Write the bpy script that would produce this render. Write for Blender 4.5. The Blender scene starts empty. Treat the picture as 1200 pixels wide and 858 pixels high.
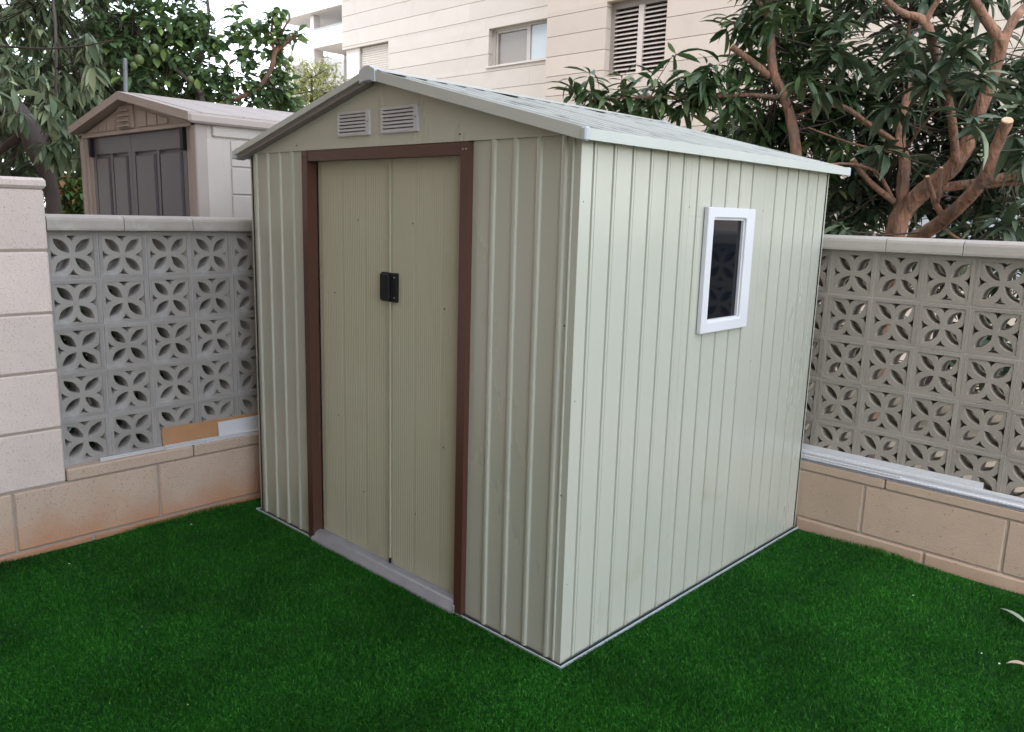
import bpy, bmesh, math, random
import numpy as np
from mathutils import Vector, Matrix
random.seed(11)
rng = np.random.default_rng(5)
scn = bpy.context.scene
col = scn.collection
PI = math.pi

# ------------------------------------------------------------------ camera
cd = bpy.data.cameras.new("camera")
cam = bpy.data.objects.new("camera", cd)
col.objects.link(cam)
cam.location = (1.632, -2.020, 1.553)
cam.rotation_euler = (math.radians(79.343), math.radians(-1.592), math.radians(43.61))
cd.sensor_width = 36.0
cd.lens = 28.295
cd.clip_end = 2000
cd.clip_start = 0.05
scn.camera = cam

# ------------------------------------------------------------------ light
SUN_EL, SUN_AZ = math.radians(60), math.radians(160)     # azimuth clockwise from +Y: high, behind the camera
w = bpy.data.worlds.new("World"); scn.world = w; w.use_nodes = True
nt = w.node_tree
bg = nt.nodes["Background"]
sky = nt.nodes.new("ShaderNodeTexSky")
sky.sky_type = 'NISHITA'; sky.sun_disc = False
sky.sun_elevation = SUN_EL; sky.sun_rotation = SUN_AZ
sky.air_density = 1.0; sky.dust_density = 0.3; sky.ozone_density = 1.0
hz = nt.nodes.new("ShaderNodeHueSaturation"); hz.inputs['Saturation'].default_value = 0.36     # thin high haze whitens the blue
nt.links.new(sky.outputs[0], hz.inputs['Color']); nt.links.new(hz.outputs[0], bg.inputs[0])
bg.inputs[1].default_value = 0.15
sd = bpy.data.lights.new("sun", 'SUN')
sun = bpy.data.objects.new("sun", sd); col.objects.link(sun)
sd.energy = 0.5; sd.angle = math.radians(20.0); sd.color = (1.0, 0.93, 0.84)
sdir = Vector((math.sin(SUN_AZ)*math.cos(SUN_EL), math.cos(SUN_AZ)*math.cos(SUN_EL), math.sin(SUN_EL)))
sun.rotation_euler = sdir.to_track_quat('Z', 'Y').to_euler()
vs = scn.view_settings
vs.view_transform = 'Standard'; vs.look = 'None'; vs.gamma = 1; vs.use_curve_mapping = False
vs.exposure = 2.2
# ------------------------------------------------------------------ helpers
def tag(o, label=None, cat=None, group=None, kind=None):
    if label: o['label'] = label
    if cat: o['category'] = cat
    if group: o['group'] = group
    if kind: o['kind'] = kind
    return o

def empty(name, loc, label, cat, group=None, rz=0):
    o = bpy.data.objects.new(name, None); col.objects.link(o)
    o.location = loc; o.rotation_euler = (0, 0, rz); o.empty_display_size = .1
    bpy.context.view_layer.update()
    return tag(o, label, cat, group)

def link(name, me, m=None, parent=None, loc=(0, 0, 0), rot=None):
    o = bpy.data.objects.new(name, me); col.objects.link(o)
    if m is not None and len(me.materials) == 0: me.materials.append(m)
    if parent is not None: o.parent = parent
    o.location = loc
    if rot is not None: o.rotation_euler = rot
    return o

class MB:
    """collects verts/faces; build() makes one mesh object"""
    def __init__(s, off=(0, 0, 0)): s.v = []; s.f = []; s.off = Vector(off); s.sm = []
    def add(s, vs_, fs, smooth=False):
        n = len(s.v); s.v += [tuple(Vector(p) - s.off) for p in vs_]
        s.f += [tuple(i + n for i in f) for f in fs]; s.sm += [smooth]*len(fs)
        return s
    def box(s, a, b):
        x0, y0, z0 = a; x1, y1, z1 = b
        return s.add([(x0,y0,z0),(x1,y0,z0),(x1,y1,z0),(x0,y1,z0),(x0,y0,z1),(x1,y0,z1),(x1,y1,z1),(x0,y1,z1)],
                     [(0,3,2,1),(4,5,6,7),(0,1,5,4),(1,2,6,5),(2,3,7,6),(3,0,4,7)])
    def bbox(s, a, b, c=.005):
        """box with chamfered edges"""
        x0, y0, z0 = [min(p, q) for p, q in zip(a, b)]; x1, y1, z1 = [max(p, q) for p, q in zip(a, b)]
        bm = bmesh.new(); bmesh.ops.create_cube(bm, size=1)
        for v in bm.verts:
            v.co = ((x0+x1)/2 + v.co.x*(x1-x0), (y0+y1)/2 + v.co.y*(y1-y0), (z0+z1)/2 + v.co.z*(z1-z0))
        c = min(c, .45*min(x1-x0, y1-y0, z1-z0))
        bmesh.ops.bevel(bm, geom=list(bm.edges), offset=c, segments=1, affect='EDGES')
        bm.verts.index_update()
        s.add([v.co.copy() for v in bm.verts], [[v.index for v in f.verts] for f in bm.faces]); bm.free()
        return s
    def prism(s, poly, axis, a, b, smooth=False):
        """poly: 2D points; extruded along axis 0/1/2 from a to b"""
        n = len(poly)
        def p(u, w_, t):
            return [(t, u, w_), (u, t, w_), (u, w_, t)][axis]
        vs_ = [p(u, w_, a) for u, w_ in poly] + [p(u, w_, b) for u, w_ in poly]
        fs = [(i, (i+1) % n, (i+1) % n+n, i+n) for i in range(n)] + [tuple(range(n)), tuple(range(2*n-1, n-1, -1))]
        return s.add(vs_, fs, smooth)
    def tube(s, pts, rads, sides=8, cap=True, rough=0.0):
        pts = [Vector(p) for p in pts]; n = len(pts); base = len(s.v)
        t0 = (pts[1]-pts[0]).normalized()
        ref = Vector((0, 0, 1)) if abs(t0.z) < .9 else Vector((1, 0, 0))
        u = t0.cross(ref).normalized()
        vs_ = []
        for i in range(n):
            t = (pts[min(i+1, n-1)] - pts[max(i-1, 0)]).normalized()
            u = (u - t*u.dot(t)).normalized(); w_ = t.cross(u)
            for k in range(sides):
                a = 2*PI*k/sides; r = rads[i]*(1+random.uniform(-rough, rough))
                vs_.append(pts[i] + (u*math.cos(a) + w_*math.sin(a))*r)
        fs = [(i*sides+k, i*sides+(k+1) % sides, (i+1)*sides+(k+1) % sides, (i+1)*sides+k) for i in range(n-1) for k in range(sides)]
        s.add(vs_, fs, True)
        if cap:
            s.add(vs_[:sides], [tuple(range(sides-1, -1, -1))]); s.add(vs_[-sides:], [tuple(range(sides))])
        return s
    def mesh(s, name):
        me = bpy.data.meshes.new(name); me.from_pydata([tuple(p) for p in s.v], [], s.f)
        bm = bmesh.new(); bm.from_mesh(me); bmesh.ops.recalc_face_normals(bm, faces=bm.faces); bm.to_mesh(me); bm.free()
        if any(s.sm):
            me.polygons.foreach_set('use_smooth', s.sm)
        me.update()
        return me
    def build(s, name, m, parent=None, loc=(0, 0, 0), rot=None):
        return link(name, s.mesh(name), m, parent, loc, rot)

def catmull(pts, sub=4):
    """pts: (x,y,z,r) -> smoothed list"""
    P = [np.array(p, float) for p in pts]; out = []
    for i in range(len(P)-1):
        a = P[max(i-1, 0)]; b = P[i]; c = P[i+1]; d = P[min(i+2, len(P)-1)]
        for k in range(sub):
            t = k/sub
            out.append(.5*((2*b) + (-a+c)*t + (2*a-5*b+4*c-d)*t*t + (-a+3*b-3*c+d)*t**3))
    out.append(P[-1]); return out

# ------------------------------------------------------------------ materials
def srgb(r, g, b):
    f = lambda c: (c/255/12.92) if c/255 <= .04045 else ((c/255+.055)/1.055)**2.4
    return (f(r), f(g), f(b))

def mat(name, c1, c2=None, rough=.6, scale=6, spread=.5, metallic=0, spec=.5, bump=0, bscale=60, detail=6,
        objvar=0, stretch=None, speck=None, coat=0, rvar=0, stain=None, wear=None, coords='Object'):
    """noise-mixed colour c1/c2; speck=(colour, scale, threshold); stain=(colour, z_top, strength); objvar = brightness variation per object"""
    m = bpy.data.materials.new(name); m.use_nodes = True; n = m.node_tree.nodes; l = m.node_tree.links
    b = n['Principled BSDF']; b.inputs['Roughness'].default_value = rough; b.inputs['Metallic'].default_value = metallic
    b.inputs['Specular IOR Level'].default_value = spec
    if coat: b.inputs['Coat Weight'].default_value = coat; b.inputs['Coat Roughness'].default_value = .25
    tc = n.new('ShaderNodeTexCoord'); src = tc.outputs[coords]
    oi = n.new('ShaderNodeObjectInfo')
    add = n.new('ShaderNodeVectorMath'); add.operation = 'MULTIPLY_ADD'
    cmb = n.new('ShaderNodeCombineXYZ')
    for i in range(3): l.new(oi.outputs['Random'], cmb.inputs[i])
    l.new(cmb.outputs[0], add.inputs[0]); add.inputs[1].default_value = (17, 31, 23) if objvar else (0, 0, 0)
    l.new(src, add.inputs[2]); src = add.outputs[0]
    if stretch:
        mp = n.new('ShaderNodeMapping'); mp.inputs['Scale'].default_value = stretch; l.new(src, mp.inputs[0]); ssrc = mp.outputs[0]
    else: ssrc = src
    tx = n.new('ShaderNodeTexNoise'); tx.inputs['Scale'].default_value = scale; tx.inputs['Detail'].default_value = detail
    tx.inputs['Roughness'].default_value = .6
    l.new(ssrc, tx.inputs['Vector'])
    rp = n.new('ShaderNodeValToRGB'); rp.color_ramp.elements[0].position = .5-spread/2; rp.color_ramp.elements[1].position = .5+spread/2
    rp.color_ramp.elements[0].color = (*c1, 1); rp.color_ramp.elements[1].color = (*(c2 or c1), 1)
    l.new(tx.outputs['Fac'], rp.inputs[0]); out = rp.outputs[0]
    def mix(a, bcol, fac_socket, blend='MIX'):
        mx = n.new('ShaderNodeMixRGB'); mx.blend_type = blend
        if isinstance(fac_socket, float): mx.inputs[0].default_value = fac_socket
        else: l.new(fac_socket, mx.inputs[0])
        l.new(a, mx.inputs[1])
        if isinstance(bcol, tuple): mx.inputs[2].default_value = (*bcol, 1)
        else: l.new(bcol, mx.inputs[2])
        return mx.outputs[0]
    if speck:
        sp = n.new('ShaderNodeTexNoise'); sp.inputs['Scale'].default_value = speck[1]; sp.inputs['Detail'].default_value = 2
        l.new(src, sp.inputs['Vector'])
        r2 = n.new('ShaderNodeValToRGB'); r2.color_ramp.elements[0].position = speck[2]; r2.color_ramp.elements[1].position = speck[2]+.06
        l.new(sp.outputs['Fac'], r2.inputs[0]); out = mix(out, speck[0], r2.outputs[0])
    if wear:   # (colour, scale, threshold, softness)
        sp = n.new('ShaderNodeTexNoise'); sp.inputs['Scale'].default_value = wear[1]; sp.inputs['Detail'].default_value = 5
        l.new(tc.outputs[coords], sp.inputs['Vector'])
        r2 = n.new('ShaderNodeValToRGB'); r2.color_ramp.elements[0].position = wear[2]; r2.color_ramp.elements[1].position = wear[2]+wear[3]
        l.new(sp.outputs['Fac'], r2.inputs[0]); out = mix(out, wear[0], r2.outputs[0])
    if stain:  # earth splashed on the foot of a wall: world height
        ge = n.new('ShaderNodeNewGeometry'); sx = n.new('ShaderNodeSeparateXYZ'); l.new(ge.outputs['Position'], sx.inputs[0])
        tn = n.new('ShaderNodeTexNoise'); tn.inputs['Scale'].default_value = 5; tn.inputs['Detail'].default_value = 5; l.new(ge.outputs['Position'], tn.inputs['Vector'])
        ma = n.new('ShaderNodeMath'); ma.operation = 'MULTIPLY_ADD'; ma.inputs[1].default_value = -stain[1]*1.6
        l.new(tn.outputs['Fac'], ma.inputs[0]); l.new(sx.outputs[2], ma.inputs[2])
        mr = n.new('ShaderNodeMapRange'); mr.inputs[1].default_value = -stain[1]*.9; mr.inputs[2].default_value = stain[1]*.25
        mr.inputs[3].default_value = stain[2]; mr.inputs[4].default_value = 0
        l.new(ma.outputs[0], mr.inputs[0]); out = mix(out, stain[0], mr.outputs[0])
    if objvar:
        mr = n.new('ShaderNodeMapRange'); mr.inputs[3].default_value = 1-objvar; mr.inputs[4].default_value = 1+objvar
        l.new(oi.outputs['Random'], mr.inputs[0])
        vm = n.new('ShaderNodeVectorMath'); vm.operation = 'SCALE'; l.new(out, vm.inputs[0]); l.new(mr.outputs[0], vm.inputs[3]); out = vm.outputs[0]
    l.new(out, b.inputs['Base Color'])
    if rvar:
        mr = n.new('ShaderNodeMapRange'); mr.inputs[1].default_value = .3; mr.inputs[2].default_value = .7
        mr.inputs[3].default_value = max(.02, rough-rvar); mr.inputs[4].default_value = min(1, rough+rvar)
        l.new(tx.outputs['Fac'], mr.inputs[0]); l.new(mr.outputs[0], b.inputs['Roughness'])
    if bump:
        bn = n.new('ShaderNodeTexNoise'); bn.inputs['Scale'].default_value = bscale; bn.inputs['Detail'].default_value = 4
        l.new(ssrc, bn.inputs['Vector'])
        bp = n.new('ShaderNodeBump'); bp.inputs['Strength'].default_value = min(1, bump); bp.inputs['Distance'].default_value = .004 if bump < 1 else .030
        l.new(bn.outputs['Fac'], bp.inputs['Height']); l.new(bp.outputs[0], b.inputs['Normal'])
    return m

def leafmat(name, c1, c2, c3, rough=.42, trans=.25, vein=None):
    m = bpy.data.materials.new(name); m.use_nodes = True; n = m.node_tree.nodes; l = m.node_tree.links
    b = n['Principled BSDF']; b.inputs['Roughness'].default_value = rough
    ge = n.new('ShaderNodeNewGeometry')
    wn = n.new('ShaderNodeTexWhiteNoise'); wn.noise_dimensions = '3D'
    at = n.new('ShaderNodeAttribute'); at.attribute_name = 'leaf_id'
    oi = n.new('ShaderNodeObjectInfo')
    ad = n.new('ShaderNodeMath'); ad.operation = 'ADD'; l.new(at.outputs['Fac'], ad.inputs[0]); l.new(oi.outputs['Random'], ad.inputs[1])
    fr = n.new('ShaderNodeMath'); fr.operation = 'FRACT'; l.new(ad.outputs[0], fr.inputs[0])
    rp = n.new('ShaderNodeValToRGB')
    e = rp.color_ramp.elements; e[0].position = .0; e[0].color = (*c1, 1); e[1].position = .75; e[1].color = (*c2, 1)
    x = e.new(.97); x.color = (*c3, 1)
    l.new(fr.outputs[0], rp.inputs[0])
    l.new(rp.outputs[0], b.inputs['Base Color'])
    tr = n.new('ShaderNodeBsdfTranslucent'); l.new(rp.outputs[0], tr.inputs[0])
    mx = n.new('ShaderNodeMixShader'); mx.inputs[0].default_value = trans
    l.new(b.outputs[0], mx.inputs[1]); l.new(tr.outputs[0], mx.inputs[2])
    l.new(mx.outputs[0], n['Material Output'].inputs[0])
    return m

M = {}
cream = (.475, .484, .408)
M['cream'] = mat('cream_painted_steel', cream, (.447, .455, .38), rough=.30, scale=1.2, spread=.8, rvar=.06, stretch=(1, 1, .25), spec=.6, coat=.6, stain=((.34, .31, .22), .035, .5),
                 wear=((.40, .385, .29), 3.5, .64, .16))
# sheet metal is never flat: slow waviness in its surface
def oilcan(m, dist, sc):
    n = m.node_tree.nodes; l = m.node_tree.links; b = n['Principled BSDF']
    tc = n.new('ShaderNodeTexCoord'); mp = n.new('ShaderNodeMapping'); mp.inputs['Scale'].default_value = (1, 1, .45); l.new(tc.outputs['Object'], mp.inputs[0])
    tx = n.new('ShaderNodeTexNoise'); tx.inputs['Scale'].default_value = sc; tx.inputs['Detail'].default_value = 1; l.new(mp.outputs[0], tx.inputs['Vector'])
    bp = n.new('ShaderNodeBump'); bp.inputs['Strength'].default_value = 1; bp.inputs['Distance'].default_value = dist
    l.new(tx.outputs['Fac'], bp.inputs['Height']); l.new(bp.outputs[0], b.inputs['Normal'])
    if b.inputs['Coat Weight'].default_value: l.new(bp.outputs[0], b.inputs['Coat Normal'])
oilcan(M['cream'], .009, 4)
M['cream_door'] = mat('cream_painted_door', (.468, .46, .343), (.43, .422, .308), rough=.42, scale=1.6, spread=.8, rvar=.05, stretch=(1, 1, .3), wear=((.38, .36, .26), 4, .62, .16), coat=.1)
oilcan(M['cream_door'], .010, 4)
M['brown'] = mat('brown_painted_steel', (.10, .042, .028), (.075, .032, .022), rough=.38, scale=5, spread=.6, rvar=.1, stretch=(1, 1, .2),
                 wear=((.20, .12, .10), 9, .68, .1))
M['galv'] = mat('galvanised_steel', (.42, .43, .46), (.33, .34, .38), rough=.42, scale=14, metallic=.5, spread=.5)
M['roof'] = mat('grey_green_roof_steel', (.47, .485, .445), (.41, .425, .39), rough=.38, scale=3, rvar=.08, spread=.7, wear=((.20, .21, .19), 6, .54, .20))
M['trim'] = mat('pale_grey_green_trim', (.52, .545, .50), (.46, .49, .45), rough=.42, scale=5, spread=.6)
M['cap'] = mat('light_grey_plastic', (.50, .53, .56), (.44, .47, .50), rough=.5, scale=10)
M['white'] = mat('white_plastic', (.66, .66, .68), (.61, .61, .63), rough=.38, scale=6)
M['vent'] = mat('white_grey_vent_plastic', (.55, .55, .56), (.48, .48, .50), rough=.5, scale=12)
M['dark'] = mat('dark_backing', (.03, .03, .03), rough=.8)
M['black'] = mat('black_plastic', (.006, .007, .010), (.008, .009, .012), rough=.6, spec=.3, scale=20)
M['glass'] = mat('dark_window_pane', (.004, .006, .010), rough=.05, spec=.28)
M['screw'] = mat('screw_metal', (.09, .085, .08), rough=.4, metallic=.6)
M['zinc'] = mat('bright_screw_metal', (.5, .5, .5), rough=.35, metallic=.8)
M['pier'] = mat('pinkish_split_stone', (.74, .635, .575), (.64, .545, .495), rough=.9, scale=7, spread=.7, bump=.5, bscale=120, objvar=.05,
                speck=((.46, .38, .335), 150, .62), stain=((.46, .27, .17), .22, .5))
M['stoneL'] = mat('salmon_beige_stone', (.54, .415, .325), (.45, .34, .265), rough=.92, scale=5, spread=.7, bump=.5, bscale=100, objvar=.06,
                  speck=((.27, .19, .145), 140, .63), stain=((.46, .21, .10), .20, .9))
M['stoneR'] = mat('tan_stone', (.45, .335, .25), (.37, .272, .20), rough=.92, scale=5, spread=.7, bump=.5, bscale=100, objvar=.05,
                  speck=((.2, .14, .10), 90, .68), stain=((.35, .20, .12), .10, .5))
M['mortar'] = mat('grey_brown_mortar', (.40, .335, .285), (.32, .265, .225), rough=.95, scale=20, bump=.4)
M['screenL'] = mat('grey_concrete_screen', (.345, .322, .298), (.27, .252, .235), rough=.92, scale=9, spread=.6, bump=.4, bscale=150, objvar=.09,
                   wear=((.41, .40, .40), 4, .60, .12))
M['screenR'] = mat('warm_grey_concrete_screen', (.285, .255, .215), (.225, .20, .168), rough=.92, scale=9, spread=.6, bump=.4, bscale=150, objvar=.08,
                   wear=((.27, .23, .19), 4, .60, .12))
M['grout'] = mat('light_grout', (.36, .355, .36), (.29, .285, .29), rough=.95, scale=12, bump=.3)
M['groutR'] = mat('warm_grout', (.35, .32, .29), (.28, .25, .22), rough=.95, scale=12, bump=.3)
M['coping'] = mat('concrete_coping', (.42, .385, .345), (.325, .295, .265), rough=.9, scale=6, spread=.6, bump=.4, bscale=90, objvar=.05,
                  wear=((.5, .49, .47), 5, .60, .15))
M['lawn'] = mat('turf_backing', (.006, .05, .012), (.004, .035, .008), rough=.9, scale=60, bump=.5)
M['bed'] = mat('dark_planting_soil', (.07, .05, .035), (.04, .03, .02), rough=.95, scale=5, bump=.6, bscale=12)
M['ground'] = mat('pale_dry_soil', (.40, .34, .26), (.26, .21, .15), rough=.95, scale=1.3, spread=.7, bump=.5, bscale=10)
M['card'] = mat('brown_cardboard', (.46, .25, .12), (.38, .20, .10), rough=.85, scale=6)
M['house'] = mat('white_stone_cladding', (.55, .51, .465), (.50, .46, .415), rough=.85, scale=3, spread=.8, bump=.25, bscale=40, objvar=.05, wear=((.44, .40, .355), 1.6, .60, .25))
M['house2'] = mat('pale_beige_stone_cladding', (.53, .465, .405), (.48, .42, .365), rough=.85, scale=3, spread=.8, bump=.25, bscale=40, objvar=.05, wear=((.43, .375, .32), 1.6, .60, .25))
M['joint'] = mat('cladding_joint', (.40, .35, .30), rough=.95)  # darker backing that shows in the open joints between courses
M['plaster'] = mat('white_plaster', (.72, .70, .68), (.66, .64, .62), rough=.85, scale=2)
M['alu'] = mat('aluminium_frame', (.42, .40, .37), (.36, .34, .31), rough=.45, scale=8)
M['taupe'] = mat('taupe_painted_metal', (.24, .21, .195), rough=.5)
M['slat'] = mat('pale_shutter_slat', (.55, .49, .45), (.50, .445, .41), rough=.5, scale=8)
M['roller'] = mat('beige_roller_slat', (.55, .51, .45), (.50, .46, .41), rough=.6, scale=8)
M['blind'] = mat('beige_glass_blind', (.22, .19, .155), (.20, .17, .14), rough=.15, scale=2)
M['frost'] = mat('pale_frosted_glass', (.42, .47, .50), (.36, .41, .44), rough=.2, scale=2)
M['pbeige'] = mat('beige_moulded_plastic', (.47, .40, .36), (.42, .36, .32), rough=.6, scale=4, bump=.15, bscale=80)
M['pbeige2'] = mat('pinkish_beige_plastic_wall', (.60, .545, .49), (.54, .49, .44), rough=.6, scale=4, bump=.15, bscale=80)
M['pdark'] = mat('dark_mauve_plastic', (.125, .112, .138), (.11, .098, .121), rough=.5, scale=4, bump=.15, bscale=80)
M['barkR'] = mat('pinkish_brown_bark', (.32, .17, .105), (.125, .07, .05), rough=.9, scale=13, spread=.36, bump=1, bscale=30, stretch=(1, 1, .35),
                 wear=((.13, .10, .08), 9, .48, .25))
M['barkD'] = mat('dark_grey_brown_bark', (.12, .095, .085), (.07, .055, .05), rough=.9, scale=10, bump=.8, bscale=50, stretch=(1, 1, .35))
M['cut'] = mat('pale_cut_wood', (.56, .40, .27), (.47, .32, .2), rough=.8, scale=40)
M['twig'] = mat('twig_bark', (.085, .06, .045), (.05, .038, .03), rough=.85, scale=20)
M['leafA'] = leafmat('mango_leaf', (.030, .055, .028), (.075, .115, .062), (.20, .24, .15), rough=.36, trans=.16)
M['leafB'] = leafmat('mango_leaf_fresh', (.034, .072, .026), (.072, .13, .045), (.17, .22, .09), rough=.38, trans=.2)
M['leafL'] = leafmat('grey_green_leaf', (.09, .14, .07), (.22, .28, .16), (.40, .46, .26), rough=.5, trans=.22)
M['leafC'] = leafmat('citrus_leaf', (.08, .145, .065), (.17, .28, .12), (.32, .45, .14), rough=.4, trans=.25)
M['leafD'] = leafmat('olive_leaf', (.24, .28, .09), (.40, .43, .17), (.5, .48, .28), rough=.6, trans=.3)
M['leafF'] = leafmat('flowering_shrub_leaf', (.06, .15, .03), (.16, .24, .07), (.6, .25, .10), rough=.5, trans=.25)
M['fruit'] = mat('green_citrus_skin', (.10, .16, .05), (.16, .20, .07), rough=.4, scale=12)
M['pole'] = mat('grey_painted_pole', (.27, .29, .31), (.22, .24, .26), rough=.5)
M['dry'] = mat('dry_pale_leaf', (.33, .40, .30), (.26, .33, .24), rough=.7)
M['drybrown'] = mat('dry_brown_leaf', (.55, .42, .34), (.40, .28, .20), rough=.8, scale=30)
M['chip'] = mat('white_chip', (.6, .57, .5), rough=.7)

CROWN_A = [(-0.77, 3.90, 2.91, 0.42, 24), (-0.52, 4.20, 2.76, 0.42, 24), (-0.16, 4.20, 2.56, 0.42, 24), (-0.20, 4.00, 2.91, 0.40, 18), (0.13, 4.10, 2.41, 0.40, 24), (0.24, 4.00, 2.70, 0.38, 18), (-0.81, 4.10, 2.48, 0.42, 34), (-0.50, 4.30, 2.31, 0.40, 32), (-0.79, 4.20, 2.01, 0.40, 32), (-0.51, 4.50, 1.86, 0.40, 30), (-0.15, 4.40, 2.01, 0.40, 28), (0.24, 4.30, 1.99, 0.40, 30), (-0.80, 4.30, 1.67, 0.32, 22), (-0.24, 4.50, 1.58, 0.32, 20), (0.19, 4.30, 1.58, 0.30, 20), (0.50, 4.10, 1.76, 0.35, 18), (0.53, 3.80, 2.30, 0.40, 20), (-0.52, 4.00, 3.33, 0.50, 26), (0.01, 4.00, 3.23, 0.50, 26), (-0.79, 3.80, 3.39, 0.50, 22), (-1.06, 4.40, 1.86, 0.30, 20), (0.42, 2.50, 2.09, 0.01, 2), (0.10, 3.00, 2.35, 0.06, 2), (-0.27, 3.30, 2.02, 0.06, 2), (-0.64, 3.20, 2.39, 0.06, 2), (0.28, 3.10, 2.37, 0.05, 2), (-0.08, 2.90, 2.60, 0.05, 2), (0.54, 2.75, 2.05, 0.10, 4), (0.66, 2.70, 1.94, 0.12, 5), (-0.02, 3.00, 2.38, 0.12, 3), (0.57, 2.80, 2.18, 0.10, 3), (0.12, 3.00, 2.50, 0.15, 3), (-0.24, 3.20, 2.53, 0.15, 4), (-0.22, 3.30, 2.29, 0.12, 2), (-0.64, 3.40, 2.65, 0.20, 6), (-0.44, 2.90, 1.43, 0.12, 3), (-0.30, 2.90, 1.56, 0.10, 2), (0.53, 2.90, 1.58, 0.10, 3)]
CROWN_B = [(-2.21, 2.60, 2.41, 0.13, 4), (-2.06, 2.65, 2.42, 0.14, 6), (-1.84, 2.75, 2.39, 0.16, 9), (-1.59, 2.80, 2.41, 0.17, 11), (-1.33, 2.85, 2.47, 0.20, 15), (-1.38, 2.90, 2.30, 0.16, 7), (-1.21, 3.10, 2.38, 0.20, 11), (-1.25, 3.20, 2.63, 0.14, 6), (-1.26, 3.35, 2.88, 0.20, 12), (-1.27, 3.50, 3.05, 0.25, 13), (-1.11, 3.65, 2.80, 0.30, 19), (-1.03, 3.70, 2.97, 0.35, 20), (-0.95, 3.80, 2.63, 0.35, 23), (-1.12, 3.80, 2.47, 0.30, 20), (-1.25, 3.70, 2.29, 0.28, 24), (-1.71, 3.90, 2.27, 0.20, 9), (-1.58, 4.10, 2.18, 0.22, 18), (-1.03, 3.80, 2.17, 0.30, 26), (-0.81, 3.70, 2.26, 0.30, 20), (-0.92, 3.90, 1.93, 0.25, 14), (-0.93, 3.00, 2.85, 0.12, 5), (-0.72, 3.05, 2.45, 0.09, 2), (-1.10, 3.20, 3.30, 0.40, 22), (-0.90, 3.40, 3.26, 0.40, 20), (-1.51, 2.80, 2.64, 0.04, 1)]
CROWN_L = [(-6.65, 0.37, 3.12, 0.45, 24), (-6.60, 0.69, 3.14, 0.45, 24), (-6.57, 1.01, 3.15, 0.40, 22), (-6.37, 0.22, 2.65, 0.45, 26), (-6.56, 0.62, 2.69, 0.45, 28), (-6.75, 1.01, 2.72, 0.40, 24), (-6.88, 0.37, 2.35, 0.45, 24), (-6.78, 0.73, 2.31, 0.40, 24), (-6.97, 0.93, 2.14, 0.30, 16), (-7.22, 0.36, 1.91, 0.40, 22), (-7.47, 0.64, 1.73, 0.35, 16), (-7.21, 0.91, 1.86, 0.30, 14), (-6.68, -0.03, 2.78, 0.50, 20), (-7.06, -0.00, 2.10, 0.50, 20), (-6.73, 0.43, 3.63, 0.50, 20), (-6.58, 0.87, 3.71, 0.50, 20), (-4.95, 0.31, 2.67, 0.15, 3), (-4.96, 0.06, 2.25, 0.20, 5), (-5.15, -0.11, 2.31, 0.20, 5), (-4.89, 0.34, 2.55, 0.10, 2), (-4.99, 0.10, 1.99, 0.12, 3), (-6.64, 1.17, 2.96, 0.35, 16), (-6.78, 1.25, 2.68, 0.30, 16)]
CROWN_C = [(-6.37, 1.20, 3.16, 0.40, 40), (-6.12, 1.45, 3.21, 0.40, 42), (-6.21, 1.27, 2.82, 0.38, 40), (-6.06, 1.56, 2.89, 0.35, 38), (-5.97, 1.72, 3.19, 0.22, 16), (-6.06, 1.63, 2.63, 0.24, 18), (-6.31, 1.37, 2.54, 0.24, 18), (-5.87, 1.86, 2.80, 0.20, 11), (-5.90, 1.91, 2.57, 0.20, 11), (-5.80, 2.02, 3.17, 0.16, 8), (-5.68, 2.14, 3.21, 0.16, 8), (-5.73, 2.03, 2.94, 0.12, 5), (-5.73, 2.11, 2.70, 0.22, 17), (-5.72, 2.38, 2.65, 0.22, 20), (-6.06, 2.29, 2.46, 0.20, 14), (-5.97, 2.67, 2.54, 0.18, 12), (-5.62, 2.25, 2.85, 0.14, 9), (-5.85, 1.80, 3.05, 0.10, 3), (-6.45, 1.26, 3.70, 0.50, 30), (-6.29, 1.59, 3.82, 0.40, 26), (-5.80, 1.93, 3.37, 0.06, 2), (-5.60, 2.25, 3.34, 0.10, 3), (-5.57, 2.23, 3.16, 0.12, 4), (-5.44, 2.36, 3.19, 0.07, 3), (-7.22, 1.32, 2.39, 0.20, 8), (-5.62, 2.28, 3.01, 0.10, 5)]
CROWN_D = [(-9.19, 5.03, 3.37, 0.50, 60), (-9.34, 4.82, 3.13, 0.50, 50), (-8.99, 5.19, 3.27, 0.40, 40), (-9.71, 5.14, 3.55, 0.40, 30), (-9.32, 5.26, 3.68, 0.25, 12)]
CROWN_F = [(-6.09, 0.54, 1.73, 0.16, 30), (-6.11, 0.49, 1.62, 0.16, 30), (-6.03, 0.55, 1.59, 0.16, 30), (-6.06, 0.50, 1.51, 0.20, 30)]
CROWN_G = [(-9.69, 1.03, 3.28, 0.70, 60), (-9.26, 1.45, 3.30, 0.70, 60), (-8.82, 1.87, 3.31, 0.70, 60), (-9.57, 0.94, 2.49, 0.70, 60), (-9.12, 1.35, 2.41, 0.70, 60), (-8.80, 1.73, 2.72, 0.60, 50), (-9.31, 0.99, 1.70, 0.60, 45), (-8.87, 1.40, 1.72, 0.60, 45), (-8.77, 2.35, 3.38, 0.60, 50), (-8.85, 2.15, 2.87, 0.60, 40), (-9.75, 0.57, 1.69, 0.60, 30), (-8.68, 2.60, 2.91, 0.40, 25)]
LT1 = [(-5.203, 0.100, 1.142, 0.0559), (-5.280, 0.119, 1.497, 0.0526), (-5.342, 0.118, 1.715, 0.0559), (-5.424, 0.091, 1.913, 0.0723), (-5.520, 0.051, 2.105, 0.0887), (-5.653, -0.026, 2.294, 0.0855), (-5.801, -0.117, 2.483, 0.0657)]
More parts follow.
